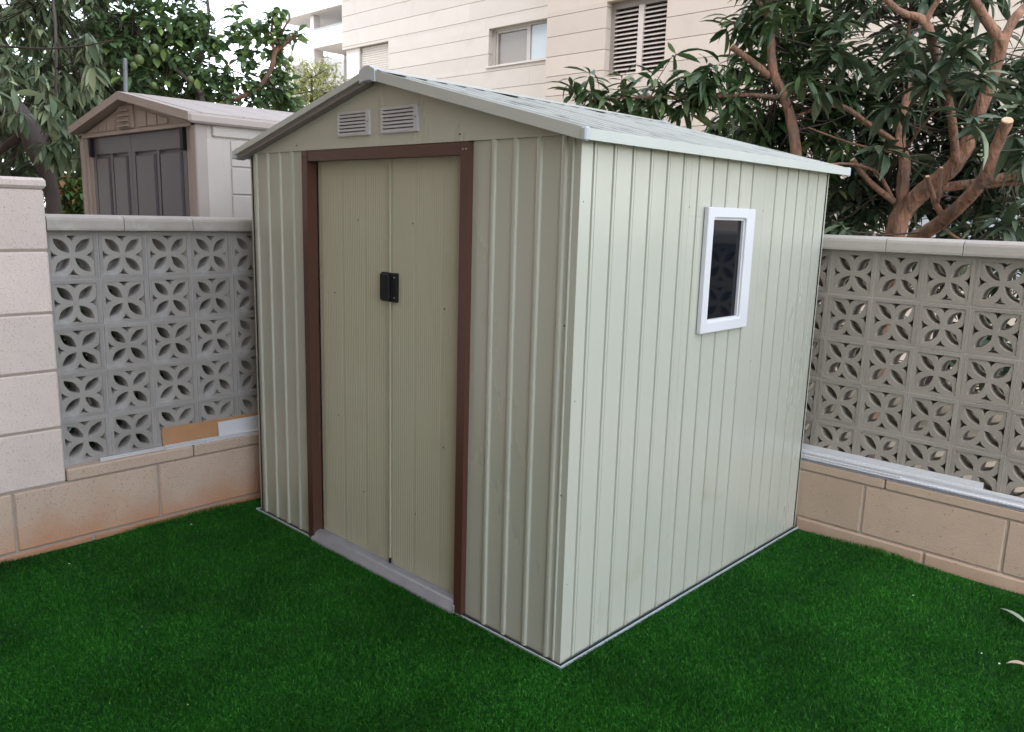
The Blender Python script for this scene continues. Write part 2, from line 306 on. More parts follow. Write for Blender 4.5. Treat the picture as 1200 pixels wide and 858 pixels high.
LT2 = [(-5.424, 0.091, 1.913, 0.0394), (-5.396, 0.168, 2.109, 0.0329), (-5.382, 0.224, 2.272, 0.0263), (-5.464, 0.271, 2.756, 0.0263), (-5.638, 0.337, 3.103, 0.0234), (-5.803, 0.397, 3.394, 0.0204)]
LT3 = [(-5.520, 0.051, 2.105, 0.0493), (-5.702, -0.006, 2.012, 0.0334), (-5.966, -0.157, 1.846, 0.0271)]
LH = [(-5.224, -0.376, 2.623, 0.0089), (-5.049, -0.215, 2.606, 0.0089), (-4.823, -0.004, 2.597, 0.0074), (-4.641, 0.174, 2.621, 0.0059), (-4.484, 0.334, 2.669, 0.0047)]
CT1 = [(-5.700, 1.559, 1.564, 0.0517), (-5.805, 1.621, 2.188, 0.0437), (-5.880, 1.631, 2.500, 0.0358), (-5.956, 1.630, 2.772, 0.0278), (-5.939, 1.717, 3.047, 0.0199), (-5.946, 1.771, 3.283, 0.0159), (-6.021, 1.781, 3.594, 0.0119)]
CT2 = [(-5.957, 1.681, 2.434, 0.0282), (-5.785, 1.870, 2.536, 0.0242), (-5.625, 2.049, 2.645, 0.0201), (-5.550, 2.172, 2.847, 0.0242), (-5.548, 2.211, 2.991, 0.0242), (-5.486, 2.294, 3.089, 0.0222), (-5.427, 2.369, 3.162, 0.0222)]
CT3 = [(-5.548, 2.211, 2.991, 0.0161), (-5.597, 2.209, 3.164, 0.0141), (-5.604, 2.244, 3.323, 0.0121), (-5.589, 2.283, 3.419, 0.0081)]
CT5 = [(-5.539, 2.224, 3.007, 0.0161), (-5.522, 2.291, 3.207, 0.0121), (-5.490, 2.348, 3.311, 0.0081)]
CT4 = [(-5.792, 1.591, 2.564, 0.0235), (-6.003, 1.450, 2.789, 0.0196), (-6.236, 1.288, 3.012, 0.0157), (-6.384, 1.207, 3.239, 0.0118)]
FRUITS = [(-5.72, 1.012, 2.768, 0.048), (-5.744, 0.976, 2.717, 0.037), (-5.639, 1.114, 2.865, 0.044), (-5.597, 1.073, 2.556, 0.033), (-5.377, 1.296, 2.615, 0.033), (-4.778, 1.911, 2.812, 0.029)]
# ================================================================== GROUND
g = MB().box((-400, -400, -.30), (400, 400, -.04)); tag(g.build('ground', M['ground']), kind='structure')
g = MB().box((-14, -2.4, -.038), (-2.42, 4.5, -.03)); tag(g.build('planting_bed', M['bed']), kind='structure')
SW, SD, SH = 2.046, 1.888, 1.80       # shed width, depth, wall height
lw = MB().box((-2.23, -4.9, -.035), (6.0, 1.90, -.004)); tag(lw.build('lawn', M['lawn']), kind='structure')

def turf():
    N = 1050000
    # density falls with distance from the camera (blades there are below a pixel)
    P = []
    hid = lambda x, y: ((x < -SW) & (y > .15)) | (x > 1.9)
    while sum(len(p) for p in P) < N:
        x = rng.uniform(-2.22, 2.4, 400000); y = rng.uniform(-2.3, 1.885, 400000)
        d = np.hypot(x-1.63, y+2.02)
        edge = (y > 1.875) | (x < -2.205)
        keep = rng.random(400000) < np.clip((2.0/np.maximum(d, .8))**1.3, .12, 1)
        inshed = (x > -SW-.021) & (x < .022) & (y > -.022) & (y < SD+.02)
        side = (y+1.5)*3.16-(x+1.9)*2.27                # the strip near and behind the viewer is sparse
        keep &= ~inshed & ~((side < -3.4) & (rng.random(400000) > .06)) & ~edge & ~(hid(x, y) & (rng.random(400000) > .1))
        P.append(np.stack([x[keep], y[keep]], 1))
    P = np.concatenate(P)[:N]
    near = np.maximum(np.maximum(-SW-P[:, 0], P[:, 0]), np.maximum(-P[:, 1], P[:, 1]-SD))   # distance to the shed
    h = rng.uniform(.010, .021, N)*np.clip(.6+near*9, .3, 1)*(1+.12*np.sin(P[:, 0]*17+P[:, 1]*5)*np.sin(P[:, 1]*13))
    wl = np.minimum(P[:, 0]+2.21, 1.885-P[:, 1]); h *= np.where(wl < .05, 1.15+.7*np.sin(P[:, 1]*6+P[:, 0]*7), 1)
    wd = rng.uniform(.0008, .0014, N)
    a = rng.uniform(0, 2*PI, N)
    # nap: slow drifting lean plus random bend
    nap = np.sin(P[:, 0]*3.1+P[:, 1]*1.7)*.5+np.sin(P[:, 0]*1.3-P[:, 1]*4.1)*.4
    la = nap*1.5+rng.uniform(-PI, PI, N)*.95
    lean = rng.uniform(.1, 1.05, N)*h
    s = np.stack([np.cos(a)*wd, np.sin(a)*wd, np.zeros(N)], 1)
    L = np.stack([np.cos(la)*lean, np.sin(la)*lean, np.zeros(N)], 1)
    b = np.concatenate([P, np.full((N, 1), -.005)], 1)
    mid = b + L*.3; mid[:, 2] += h*.62
    tip = b + L; tip[:, 2] += h*np.sqrt(np.clip(1-(lean/h*.6)**2, .2, 1))
    V = np.stack([b-s, mid+s, tip, mid-s*.6], 1).reshape(-1, 3)
    me = bpy.data.meshes.new('grass')
    me.vertices.add(len(V)); me.vertices.foreach_set('co', V.ravel().astype(np.float32))
    me.loops.add(N*4); me.loops.foreach_set('vertex_index', np.arange(N*4, dtype=np.int32))
    ls = np.arange(N)*4
    me.polygons.add(N); me.polygons.foreach_set('loop_start', ls.astype(np.int32))
    me.update(calc_edges=True)
    at = me.attributes.new('leaf_id', 'FLOAT', 'POINT'); at.data.foreach_set('value', np.repeat(rng.random(N), 4).astype(np.float32))
    o = link('grass', me, GRASS); tag(o, 'short dense deep green artificial turf around the shed', 'grass', kind='stuff')

GRASS = bpy.data.materials.new('turf_blade'); GRASS.use_nodes = True
_n = GRASS.node_tree.nodes; _l = GRASS.node_tree.links; _b = _n['Principled BSDF']
_a = _n.new('ShaderNodeAttribute'); _a.attribute_name = 'leaf_id'
_r = _n.new('ShaderNodeValToRGB'); _e = _r.color_ramp.elements
_e[0].position = 0; _e[0].color = (.004, .050, .004, 1); _e[1].position = .8; _e[1].color = (.022, .150, .010, 1)
_x = _e.new(1.0); _x.color = (.10, .31, .05, 1)
_l.new(_a.outputs['Fac'], _r.inputs[0])
_tn = _n.new('ShaderNodeTexNoise'); _tn.inputs['Scale'].default_value = 2.2; _tn.inputs['Detail'].default_value = 6
_tc = _n.new('ShaderNodeTexCoord'); _l.new(_tc.outputs['Object'], _tn.inputs['Vector'])
_mr = _n.new('ShaderNodeMapRange'); _mr.inputs[1].default_value = .3; _mr.inputs[2].default_value = .7; _mr.inputs[3].default_value = .62; _mr.inputs[4].default_value = 1.35
_l.new(_tn.outputs['Fac'], _mr.inputs[0])
_vm = _n.new('ShaderNodeVectorMath'); _vm.operation = 'SCALE'; _l.new(_r.outputs[0], _vm.inputs[0]); _l.new(_mr.outputs[0], _vm.inputs[3])
_l.new(_vm.outputs[0], _b.inputs['Base Color']); _b.inputs['Roughness'].default_value = .6; _b.inputs['Specular IOR Level'].default_value = .08
turf()

# ================================================================== MAIN SHED
shed = empty('garden_shed', (0, 0, 0), 'cream corrugated metal garden shed with brown door frame standing on the lawn', 'shed')
RIB = .107
def ribbed(u0, u1, ribs, h=.010, wt=.013, wb=.023, t=.014):
    """cross-section (u, out) of a sheet with raised ribs; closed at the back by depth t"""
    p = [(u0, 0)]
    for r in ribs:
        if r-wb/2 > u0+.002 and r+wb/2 < u1-.002:
            p += [(r-wb/2, 0), (r-wb/2+.002, .0012), (r-wt/2-.0015, h*.85), (r-wt/2+.002, h), (r+wt/2-.002, h), (r+wt/2+.0015, h*.85), (r+wb/2-.002, .0012), (r+wb/2, 0)]
    p += [(u1, 0), (u1, -t), (u0, -t)]
    return p
def front_sheet(name, x0, x1, ribs, z0, z1, y=0.0, m=None, parent=shed, **k):
    poly = [(u, y-o) for u, o in ribbed(x0, x1, ribs, **k)]
    return MB().prism(poly, 2, z0, z1).build(name, m or M['cream'], parent)
def beaded(u0, u1, ribs, t=.014):
    """sheet with narrow beads, a fine crease pressed in at either side of each"""
    p = [(u0, 0)]
    for r in ribs:
        if r-.013 > u0+.002 and r+.013 < u1-.002:
            p += [(r-.0120, 0), (r-.0095, -.0075), (r-.0075, -.0075), (r-.0050, .0030), (r+.0050, .0030), (r+.0075, -.0075), (r+.0095, -.0075), (r+.0120, 0)]
    return p+[(u1, 0), (u1, -t), (u0, -t)]
def side_sheet(name, y0, y1, ribs, z0, z1, x=0.0, sgn=1, m=None, parent=shed, **k):
    poly = [(x+sgn*o, u) for u, o in beaded(y0, y1, ribs, **k)]
    return MB().prism(poly, 2, z0, z1).build(name, m or M['cream'], parent)
Z0 = .010
front_sheet('front_panel', -SW+.012, -1.557, [-1.985, -1.878, -1.771, -1.664], Z0, 1.803)
front_sheet('front_panel', -.487, -.026, [-.381, -.277, -.170, -.064], Z0, 1.803)
# side wall in three sheets, split round the window
WY0, WY1, WZ0, WZ1 = .80, 1.085, 1.155, 1.565
ribs = [.069+.1063*k for k in range(17)]
side_sheet('side_panel', .026, .65, ribs, Z0, 1.79)
side_sheet('side_panel', .651, 1.24, ribs, Z0, WZ0)
side_sheet('side_panel', .651, 1.24, ribs, WZ1, 1.79)
side_sheet('side_panel', .651, WY0, [.707], WZ0+.0005, WZ1-.0005)
side_sheet('side_panel', WY1, 1.24, [1.1321], WZ0+.0005, WZ1-.0005)
side_sheet('side_panel', 1.241, SD-.012, ribs, Z0, 1.79)
side_sheet('side_panel', .012, SD-.012, ribs, Z0, 1.79, x=-SW, sgn=-1)
# back wall with its gable
p = [(-u, SD+o) for u, o in ribbed(.012, SW-.012, [.069+.107*k for k in range(18)])]
MB().prism(p, 2, Z0, 1.803).build('back_panel', M['cream'], shed)
# folded corner posts
for (cx, cy, sx, sy) in ((0, 0, -1, 1), (-SW, 0, 1, 1), (0, SD, -1, -1), (-SW, SD, 1, -1)):
    a = .026
    MB().prism([(cx, cy), (cx+sx*a, cy), (cx+sx*a, cy+sy*.004), (cx+sx*.004, cy+sy*.004), (cx+sx*.004, cy+sy*a), (cx, cy+sy*a)], 2, Z0-.004, 1.80).build('corner_post', M['cream'], shed)
# thin overlap lip folded near the front right corner
MB().prism([(-.036, -.001), (-.0265, -.001), (-.0265, -.0065), (-.030, -.008), (-.036, -.004)], 2, Z0, 1.80).build('corner_lip', M['cream'], shed)
# inner shell keeps the inside dark
MB().box((-SW+.03, .06, .02), (-.03, SD-.03, .03)).build('floor_panel', M['galv'], shed)

# gables
RZ, EZ, RX = 2.085, 1.812, -1.022         # ridge, eave heights (outer roof skin)
sl = (RZ-EZ)/(.06-RX)
def roofz(x): return RZ - abs(x-RX)*sl
def gable(y0, y1):
    zt = .022
    pts = [(-SW+.004, 1.8035), (-.004, 1.8035), (-.004, roofz(-.004)-zt), (RX, RZ-zt), (-SW+.004, roofz(-SW+.004)-zt)]
    return pts
MB().prism(gable(0, 0), 1, -.006, .006).build('gable_panel', M['cream'], shed)
MB().prism(gable(0, 0), 1, SD-.006, SD+.006).build('gable_panel', M['cream'], shed)
# small folded lip along gable foot
MB().box((-SW+.006, -.0095, 1.8037), (-.006, -.0062, 1.812)).build('gable_lip', M['cream'], shed)

# vents
for (x0, x1) in ((-1.293, -1.076), (-1.000, -.778)):
    z0, z1 = 1.850, 1.947
    vt = MB((x0, -.006, z0))
    f = .012
    vt.box((x0, -.016, z0), (x0+f*.7, -.006, z1)).box((x1-f*1.9, -.016, z0), (x1, -.006, z1))
    vt.box((x0+f*.7, -.015, z0), (x1-f*1.9, -.006, z0+.005)).box((x0+f*.7, -.015, z1-.010), (x1-f*1.9, -.006, z1))
    vt.box((x0+f*.7, -.0075, z0+.005), (x1-f*1.9, -.006, z1-.010))
    vo = vt.build('vent', M['vent'], shed, (x0, -.006, z0))
    MB().box((f*.7, -.0022, .005), (x1-x0-f*1.9, -.0017, z1-z0-.010)).build('vent_painted_shade', M['dark'], vo)  # dark sheet painted in for the shade between the slats
    nsl = 6; pitch = (z1-z0-.015)/nsl
    sm = MB(); L_ = x1-x0-f*2.6
    sm.prism([(-.0095, 0), (-.0080, -.0015), (-.0025, .0075), (-.0025, .0095), (-.004, .0095)], 0, f*.7, f*.7+L_)
    me = sm.mesh('slat'); me.materials.append(M['vent'])
    for k in range(nsl): link('slat', me, None, vo, (0, 0, .006+pitch*k))
    MB().tube([(x1-x0-.011, -.0115, .052), (x1-x0-.011, -.0095, .052)], [.003, .003], 8).build('screw', M['screw'], vo)
# gable and wall screws
def screw(x, y, z, parent, ax='y', m='screw', r=.0035):
    d = (0, -.003, 0) if ax == 'y' else (.003, 0, 0)
    return MB((x, y, z)).tube([(x, y, z), (x+d[0], y+d[1], z)], [r, r*.8], 8).build('screw', M[m], parent, (x, y, z))
for x, z in ((-.553, 1.829), (-1.62, 1.828), (-.06, 1.816)): screw(x, -.006, z, shed)
screw(-.026, 0, .62, shed); screw(-.04, 0, 1.2, shed)
for yk in (.02, .65, 1.24, 1.87):
    for z in (.3, .95, 1.6): screw(.0, yk, z, shed, 'x', 'zinc', .003)

# door frame
fr = MB((-1.02, 0, 0)); fr.box((-1.5145, -.022, 1.757), (-.5305, .0, 1.7995))
dfr = fr.build('door_frame', M['brown'], shed, (-1.02, 0, 0)); dfr['label'] = 'brown steel frame round the doors'
def jamb(x0, x1, inner, zt):
    mb = MB(); y0, y1 = -.024, .026
    if inner > 0:
        mb.prism([(x0, y0), (x1, y0), (x1, y1), (x1-.006, y1), (x1-.006, y0+.006), (x0, y0+.006)], 2, .012, zt)
    else:
        mb.prism([(x0, y0), (x1, y0), (x1, y0+.006), (x0+.006, y0+.006), (x0+.006, y1), (x0, y1)], 2, .012, zt)
    e0, e1 = (x0, x0+.005) if inner > 0 else (x1-.005, x1)      # outer return onto the wall sheet
    mb.box((e0+.0003, y0+.0062, .014), (e1-.0003, .004, zt-.002))
    return mb
jamb(-1.557+1.02, -1.515+1.02, 1, 1.80).build('jamb', M['brown'], dfr)
jamb(-.530+1.02, -.487+1.02, -1, 1.80).build('jamb', M['brown'], dfr)
for dx in (-.516, -.5): screw(dx+1.02, -.024, 1.775, dfr, m='zinc')
for dx in (-1.545, -1.53): screw(dx+1.02, -.024, 1.778, dfr)
MB().box((-1.515, .0, 1.757), (-.53, .024, 1.772)).build('door_track', M['brown'], shed)

# doors: finely fluted leaves
def door(x0, x1, y, flip):
    p = [(x0, 0)]
    W_ = x1-x0; pitch = .0125; n = int((W_-.03)/pitch)
    for k in range(n):
        u = x0+.015+k*pitch
        if (k+2*flip) % 13 in (0,): continue
        p += [(u+.002, 0), (u+.0037, .0013), (u+.0068, .0013), (u+.0085, 0)]
    p += [(x1, 0), (x1, -.012), (x0, -.012)]
    mb = MB((x0, y, 0)); mb.prism([(u, y-o) for u, o in p], 2, .048, 1.757)
    return mb.build('door', M['cream_door'], shed, (x0, y, 0))
dL = door(-1.51, -.992, .030, 0); dR = door(-.990, -.530, .026, 1)
# folded lip along the meeting edge
MB().box((0.0, -.010, .075), (.007, -.0022, 1.753)).build('door_lip', M['cream_door'], dR)
MB().box((.001, -.012, .052), (.008, -.0022, .074)).build('floor_bolt', M['black'], dR)
for x, z in ((-1.213, 1.512), (-1.389, 1.191), (-1.374, .636), (-1.183, .321)): screw(x+1.51, -.001, z, dL)
for x, z in ((-.848, 1.508), (-.658, 1.192), (-.653, .644), (-.822, .319)): screw(x+.990, -.001, z, dR)
hb = MB().bbox((-.045, -.014, 1.190), (.056, -.0021, 1.308), .002).build('handle', M['black'], dR)
MB().bbox((-.043, -.026, 1.194), (.020, -.0145, 1.304), .006).build('grip', M['black'], hb)
MB().bbox((.0215, -.018, 1.20), (.027, -.0145, 1.298), .002).build('finger_rib', M['black'], hb)
for z in (1.208, 1.290): screw(.042, -.014, z, hb, m='zinc', r=.003)
# sill
pp = [(.016, .050), (-.006, .046), (-.014, .042), (-.030, .012), (-.034, .001), (.016, .001)]
MB().prism(pp, 0, -1.528, -.535).build('door_sill', M['galv'], shed)
MB().bbox((-.535, -.030, .001), (-.524, .010, .040), .004).build('sill_end', M['galv'], shed)
MB().box((-1.512, .019, .001), (-.532, .046, .0475)).build('bottom_track', M['galv'], shed)
# floor frame: bright angle strip with a dark gap under the sheets
for a, b in (((-SW-.018, -.020, 0), (-1.53, -.014, .008)), ((-.523, -.020, 0), (.018, -.014, .008)),
             ((.014, -.0139, 0), (.020, SD+.014, .008)), ((-SW-.018, -.0139, 0), (-SW-.012, SD+.014, .008))): MB().box(a, b).build('floor_rail', M['cap'], shed)
MB().box((-SW+.006, .006, -.003), (-.006, SD-.006, .009)).build('base_rail', M['galv'], shed)

# window
wf = empty('window', (0, .942, 1.36), None, None); wf.parent = shed
for kx in list(wf.keys()): del wf[kx]
def wb(a, b, name, m, c=.003): return MB().bbox(a, b, c).build(name, m, wf)
o0, o1, p0, p1 = .757-.942, 1.131-.942, 1.112-1.36, 1.603-1.36
i0, i1, q0, q1 = WY0-.942+.001, WY1-.942-.022, WZ0-1.36+.001, WZ1-1.36-.002
def ring(x, a0, b0, a1, b1, r=0, k=4):
    pts = []
    for cy, cz, t0 in ((a1-r, b1-r, 0), (a0+r, b1-r, PI/2), (a0+r, b0+r, PI), (a1-r, b0+r, 3*PI/2)):
        for j in range(k): t = t0+PI/2*j/(k-1); pts.append((x, cy+r*math.cos(t), cz+r*math.sin(t)))
    return pts
loops = [ring(.0045, o0, p0, o1, p1, .003), ring(.021, o0, p0, o1, p1, .003), ring(.024, o0+.003, p0+.003, o1-.003, p1-.003, .004),
         ring(.024, i0-.004, q0-.004, i1+.004, q1+.004, .014), ring(.021, i0, q0, i1, q1, .012), ring(.0045, i0, q0, i1, q1, .012)]
fm = MB(); nn = len(loops[0])
fm.add([p for lp in loops for p in lp], [(a*nn+k, a*nn+(k+1) % nn, ((a+1) % 6)*nn+(k+1) % nn, ((a+1) % 6)*nn+k) for a in range(6) for k in range(nn)])
fm.build('window_frame', M['white'], wf)
im = MB(); t = .008
im.box((-.012, i0, q0), (.013, i0+t, q1)).box((-.012, i1-t, q0), (.013, i1, q1)).box((-.012, i0+t, q0), (.0125, i1-t, q0+t)).box((-.012, i0+t, q1-t), (.0125, i1-t, q1))
im.build('window_bead', M['white'], wf)
MB().box((-.006, i0+t-.002, q0+t-.002), (.002, i1-t+.002, q1-t+.002)).build('pane', M['glass'], wf)

# roof
def roof_side(s, y0, y1):
    """s=+1 right slope, -1 left slope; profile along y extruded down the slope"""
    pr = ribbed(y0, y1, [.02+RIB*k-.05 for k in range(20)], h=.011, wt=.016, wb=.034, t=.004)
    n = len(pr); xe = .055 if s > 0 else RX*2-.055
    def P(x, y, o):
        nx, nz = s*sl/math.hypot(1, sl), 1/math.hypot(1, sl)
        return (x+nx*o, y, roofz(x)-.006+nz*o)
    v = [P(RX+s*.012, u, o) for u, o in pr]+[P(xe, u, o) for u, o in pr]
    f = [(i, (i+1) % n, (i+1) % n+n, i+n) for i in range(n)]+[tuple(range(n)), tuple(range(2*n-1, n-1, -1))]
    return MB().add(v, f).build('roof_sheet', M['roof'], shed)
for s in (1, -1):
    for y0, y1 in ((-.045, .60), (.6005, 1.25), (1.2505, 1.965)): roof_side(s, y0, y1)
# ridge cap
def slope_strip(x0, x1, y0, y1, zlo, zhi, name, m):
    v = []
    for y in (y0, y1):
        for x, dz in ((x0, zlo), (x1, zlo), (x1, zhi), (x0, zhi)): v.append((x, y, roofz(x)+dz))
    return MB().add(v, [(0, 1, 2, 3), (7, 6, 5, 4), (0, 4, 5, 1), (1, 5, 6, 2), (2, 6, 7, 3), (3, 7, 4, 0)]).build(name, m, shed)
rc = MB()
rc.prism([(RX-.075, roofz(RX-.075)+.006), (RX, RZ+.008), (RX+.075, roofz(RX+.075)+.006), (RX+.075, roofz(RX+.075)+.0085), (RX, RZ+.0115), (RX-.075, roofz(RX-.075)+.0085)], 1, -.052, 1.972)
rc.build('ridge_cap', M['roof'], shed)
# rake trims front and back, eave trims
xe, xw = .060, RX*2-.060
for ya, yb in ((-.060, -.0455), (1.966, 1.980)):
    slope_strip(RX+.035, xe-.012, ya, yb, -.034, .0045, 'rake_trim', M['trim'])
    slope_strip(xw+.012, RX-.035, ya, yb, -.020, .0045, 'rake_trim', M['trim'])
    # soffit returns of the trim; left one coloured dark for the overhang's shade
    if ya < 0:
        slope_strip(RX+.035, xe-.012, -.0455, -.022, -.034, -.031, 'trim_return', M['trim'])
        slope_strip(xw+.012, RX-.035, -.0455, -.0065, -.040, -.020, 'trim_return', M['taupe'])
for x0, x1 in ((.052, .062), (xw-.002, xw+.008)):
    MB().box((x0, -.040, EZ-.030), (x1, 1.960, EZ+.004)).build('eave_trim', M['trim'], shed)
# plastic corner and ridge pieces
for x0, x1 in ((.040, .064), (xw-.004, xw+.020)):
    for y0, y1 in ((-.0625, -.038), (1.955, 1.984)):
        c = .5*(x0+x1)
        MB().bbox((x0, y0, roofz(c)-.036), (x1, y1, roofz(c)+.006), .005).build('corner_cap', M['cap'], shed)
for ya, yb in ((-.066, -.028), (1.95, 1.986)):
    a = .048
    poly = [(RX-a, roofz(RX-a)-.036), (RX-.02, RZ-.040), (RX+.02, RZ-.040), (RX+a, roofz(RX+a)-.036), (RX+a, roofz(RX+a)+.010), (RX+.012, RZ+.014), (RX-.012, RZ+.014), (RX-a, roofz(RX-a)+.010)]
    MB().prism(poly, 1, ya, yb).build('ridge_end_cap', M['cap'], shed)

# ================================================================== BOUNDARY WALLS
PZ, ZS = .212, .365
def screen_block_mesh(name, P, dep=.112, seed=0):
    """pierced block: border, four petal openings, four small notched triangles; front at y=0 going back to y=dep (local x right, z up)"""
    cu = bpy.data.curves.new(name, 'CURVE'); cu.dimensions = '2D'; cu.fill_mode = 'BOTH'; cu.extrude = dep/2-.0015; cu.bevel_depth = .0015; cu.bevel_resolution = 0; cu.offset = -.0015
    h = P/2-.0035; rj = random.Random(seed); J = lambda: rj.gauss(0, .0007) + (rj.uniform(-.004, .004) if rj.random() < .03 else 0)
    def poly(pts, j=True):
        s = cu.splines.new('POLY'); s.points.add(len(pts)-1)
        for i, (x, y) in enumerate(pts): s.points[i].co = (x+(J() if j else 0), y+(J() if j else 0), 0, 1)
        s.use_cyclic_u = True
    poly([(-h, -h), (h, -h), (h, h), (-h, h)], False)
    i0_, i1_ = .016, .0915     # petal from near centre to near corner, along the diagonal
    a0, a1 = i0_*1.0, i1_*1.16
    Lp = a1-a0; wp = .0192
    for q in range(4):
        th = PI/4+q*PI/2; c, s_ = math.cos(th), math.sin(th)
        pts = []
        for k in range(7):
            t = k/6; u = a0+Lp*t; w_ = wp*math.sin(PI*t)**.85; pts.append((u, w_))
        for k in range(5, 0, -1):
            t = k/6; u = a0+Lp*t; w_ = -wp*math.sin(PI*t)**.85; pts.append((u, w_))
        poly([(u*c-w_*s_, u*s_+w_*c) for u, w_ in pts])
        th = q*PI/2; c, s_ = math.cos(th), math.sin(th)
        # notched triangle near edge middle: wide side outward, concave flanks
        tr = [(.0875, -.024), (.0875, .024), (.079, .0115), (.071, .0050), (.060, 0.0), (.071, -.0050), (.079, -.0115)]
        poly([(u*c-w_*s_, u*s_+w_*c) for u, w_ in tr])
    ob = bpy.data.objects.new('tmp', cu); col.objects.link(ob)
    dg = bpy.context.evaluated_depsgraph_get()
    me = bpy.data.meshes.new_from_object(ob.evaluated_get(dg)); me.name = name
    bpy.data.objects.remove(ob); bpy.data.curves.remove(cu)
    R_ = Matrix.Rotation(math.radians(90), 4, 'X')
    me.transform(R_); me.transform(Matrix.Translation((0, dep/2, 0)))
    bm = bmesh.new(); bm.from_mesh(me); bmesh.ops.remove_doubles(bm, verts=bm.verts, dist=1e-5); bmesh.ops.recalc_face_normals(bm, faces=bm.faces)
    bm.to_mesh(me); bm.free()
    return me
def block_frame_mesh(name, P, out=.004, wdt=.014):
    """slightly proud square rim moulded round each block"""
    h = P/2-.0035; i = h-wdt; mb = MB()
    for a, b in (((-h, -out, -h), (h, 0, -i)), ((-h, -out, i), (h, 0, h)), ((-h, -out, -i), (-i, 0, i)), ((i, -out, -i), (h, 0, i))): mb.box(a, b)
    return mb.mesh(name)

wallL = empty('boundary_wall', (-2.265, -.86, 0), 'low grey pierced block wall on a salmon stone base between the tall pier and the shed', 'wall', rz=0)
wallR = empty('boundary_wall', (0, 1.93, 0), 'low warm grey pierced block wall on a tan stone base to the right behind the shed', 'wall')
mL = [screen_block_mesh('screen_block', .2135, seed=k) for k in range(6)]; [q.materials.append(M['screenL']) for q in mL]
mR = [screen_block_mesh('screen_block_warm', .212, seed=k+9) for k in range(6)]; [q.materials.append(M['screenR']) for q in mR]
rimL = block_frame_mesh('block_rim', .2135); rimL.materials.append(M['screenL'])
rimR = block_frame_mesh('block_rim_warm', .212); rimR.materials.append(M['screenR'])
# left wall runs along y (front faces +x): local x of block -> world -y... rotate +90 about z: local -y (front) -> +x
for i in range(13):
    for k in range(5):
        y = .1075+i*.2150 ; z = ZS+PZ*(k+.5)
        b = link('screen_block', random.choice(mL), None, wallL, (random.uniform(-.0015, .0015), y, z+random.uniform(-.001, .001)), (0, random.uniform(-.007, .007), PI/2+random.uniform(-.006, .006)))
        link('block_rim', rimL, None, b)
for i in range(-2, 16):
    for k in range(5):
        x = .036+.1055+i*.2115; z = ZS+PZ*(k+.5)
        b = link('screen_block', random.choice(mR), None, wallR, (x, random.uniform(-.0015, .0015), z+random.uniform(-.001, .001)), (0, random.uniform(-.007, .007), random.uniform(-.006, .006)))
        link('block_rim', rimR, None, b)
# mortar joints between the blocks, slightly recessed grid
gL = MB()
for i in range(14): gL.box((-.108, i*.2150-.0035, ZS-.002), (.0026, i*.2150+.0035, ZS+5*PZ+.004))
for k in range(6):
    for i in range(13): gL.box((-.108, i*.2150+.0037, ZS+k*PZ-.0038), (.0026, (i+1)*.2150-.0037, ZS+k*PZ+.0038))
gL.build('block_mortar', M['grout'], wallL)
gR = MB()
for i in range(-2, 17): gR.box((.036+i*.2115-.003, -.0026, ZS-.002), (.036+i*.2115+.003, .108, ZS+5*PZ+.004))
for k in range(6):
    for i in range(-2, 16): gR.box((.036+i*.2115+.0032, -.0026, ZS+k*PZ-.0038), (.036+(i+1)*.2115-.0032, .108, ZS+k*PZ+.0038))
gR.build('block_mortar', M['groutR'], wallR)
# a hidden corner filler where the two walls meet is the mortar column of the base below
def stone(parent, a, b, m, name='stone_block', c=.006):
    cx = [(p+q)/2 for p, q in zip(a, b)]
    o = MB(cx).bbox(a, b, c); return o.build(name, m, parent, [cx[i]-parent.location[i] for i in range(3)])
# ---- left base (face x=-2.21)
JL = [-3.6, -2.97, -2.34, -1.71, -1.08, -.45, .18, .81, 1.44, 1.885]
for a, b in zip(JL, JL[1:]): stone(wallL, (-2.41, a+.004, .033), (-2.21+random.uniform(-.001, .001), b-.004, .299), M['stoneL'])
JF = [-3.7, -3.08, -2.46, -1.83, -1.37, -.765, -.15, .45, 1.05, 1.65, 1.885]
for a, b in zip(JF, JF[1:]): stone(wallL, (-2.41, a+.003, -.20), (-2.213+random.uniform(-.002, .001), b-.003, .026), M['stoneL'], c=.008)
JS = [-.862, -.27, .33, .93, 1.53, 1.93]
for a, b in zip(JS, JS[1:]): stone(wallL, (-2.41, a+.002, .306), (-2.206, b-.002, .363), M['stoneL'], 'ledge_slab', .006)
MB().box((-.140, -2.7, -.2), (.047, 2.745, .306)).build('mortar_core', M['mortar'], wallL)
# ---- right base (face y=1.885)
JR = [-2.1, -1.506, -.896, -.286, .324, .934, 1.544, 2.154, 2.764, 3.374, 3.9]
for a, b in zip(JR, JR[1:]): stone(wallR, (a+.004, 1.885+random.uniform(-.001, .001), .066), (b-.004, 2.09, .308), M['stoneR'])
JG = [-2.1, -1.2, -.6, 0.0, .62, 1.25, 1.85, 2.45, 3.05, 3.9]
for a, b in zip(JG, JG[1:]): stone(wallR, (a+.003, 1.882+random.uniform(-.002, .001), -.20), (b-.003, 2.09, .059), M['stoneR'], c=.008)
JQ = [-2.1, -1.4, -.78, -.2, .415, 1.03, 1.65, 2.25, 2.85, 3.4, 3.9]
for a, b in zip(JQ, JQ[1:]): stone(wallR, (a+.002, 1.880, .315), (b-.002, 2.09, .363), M['stoneR'], 'ledge_slab', .006)
MB().box((-2.1, -.038, -.2), (3.9, .15, .315)).build('mortar_core', M['mortar'], wallR)
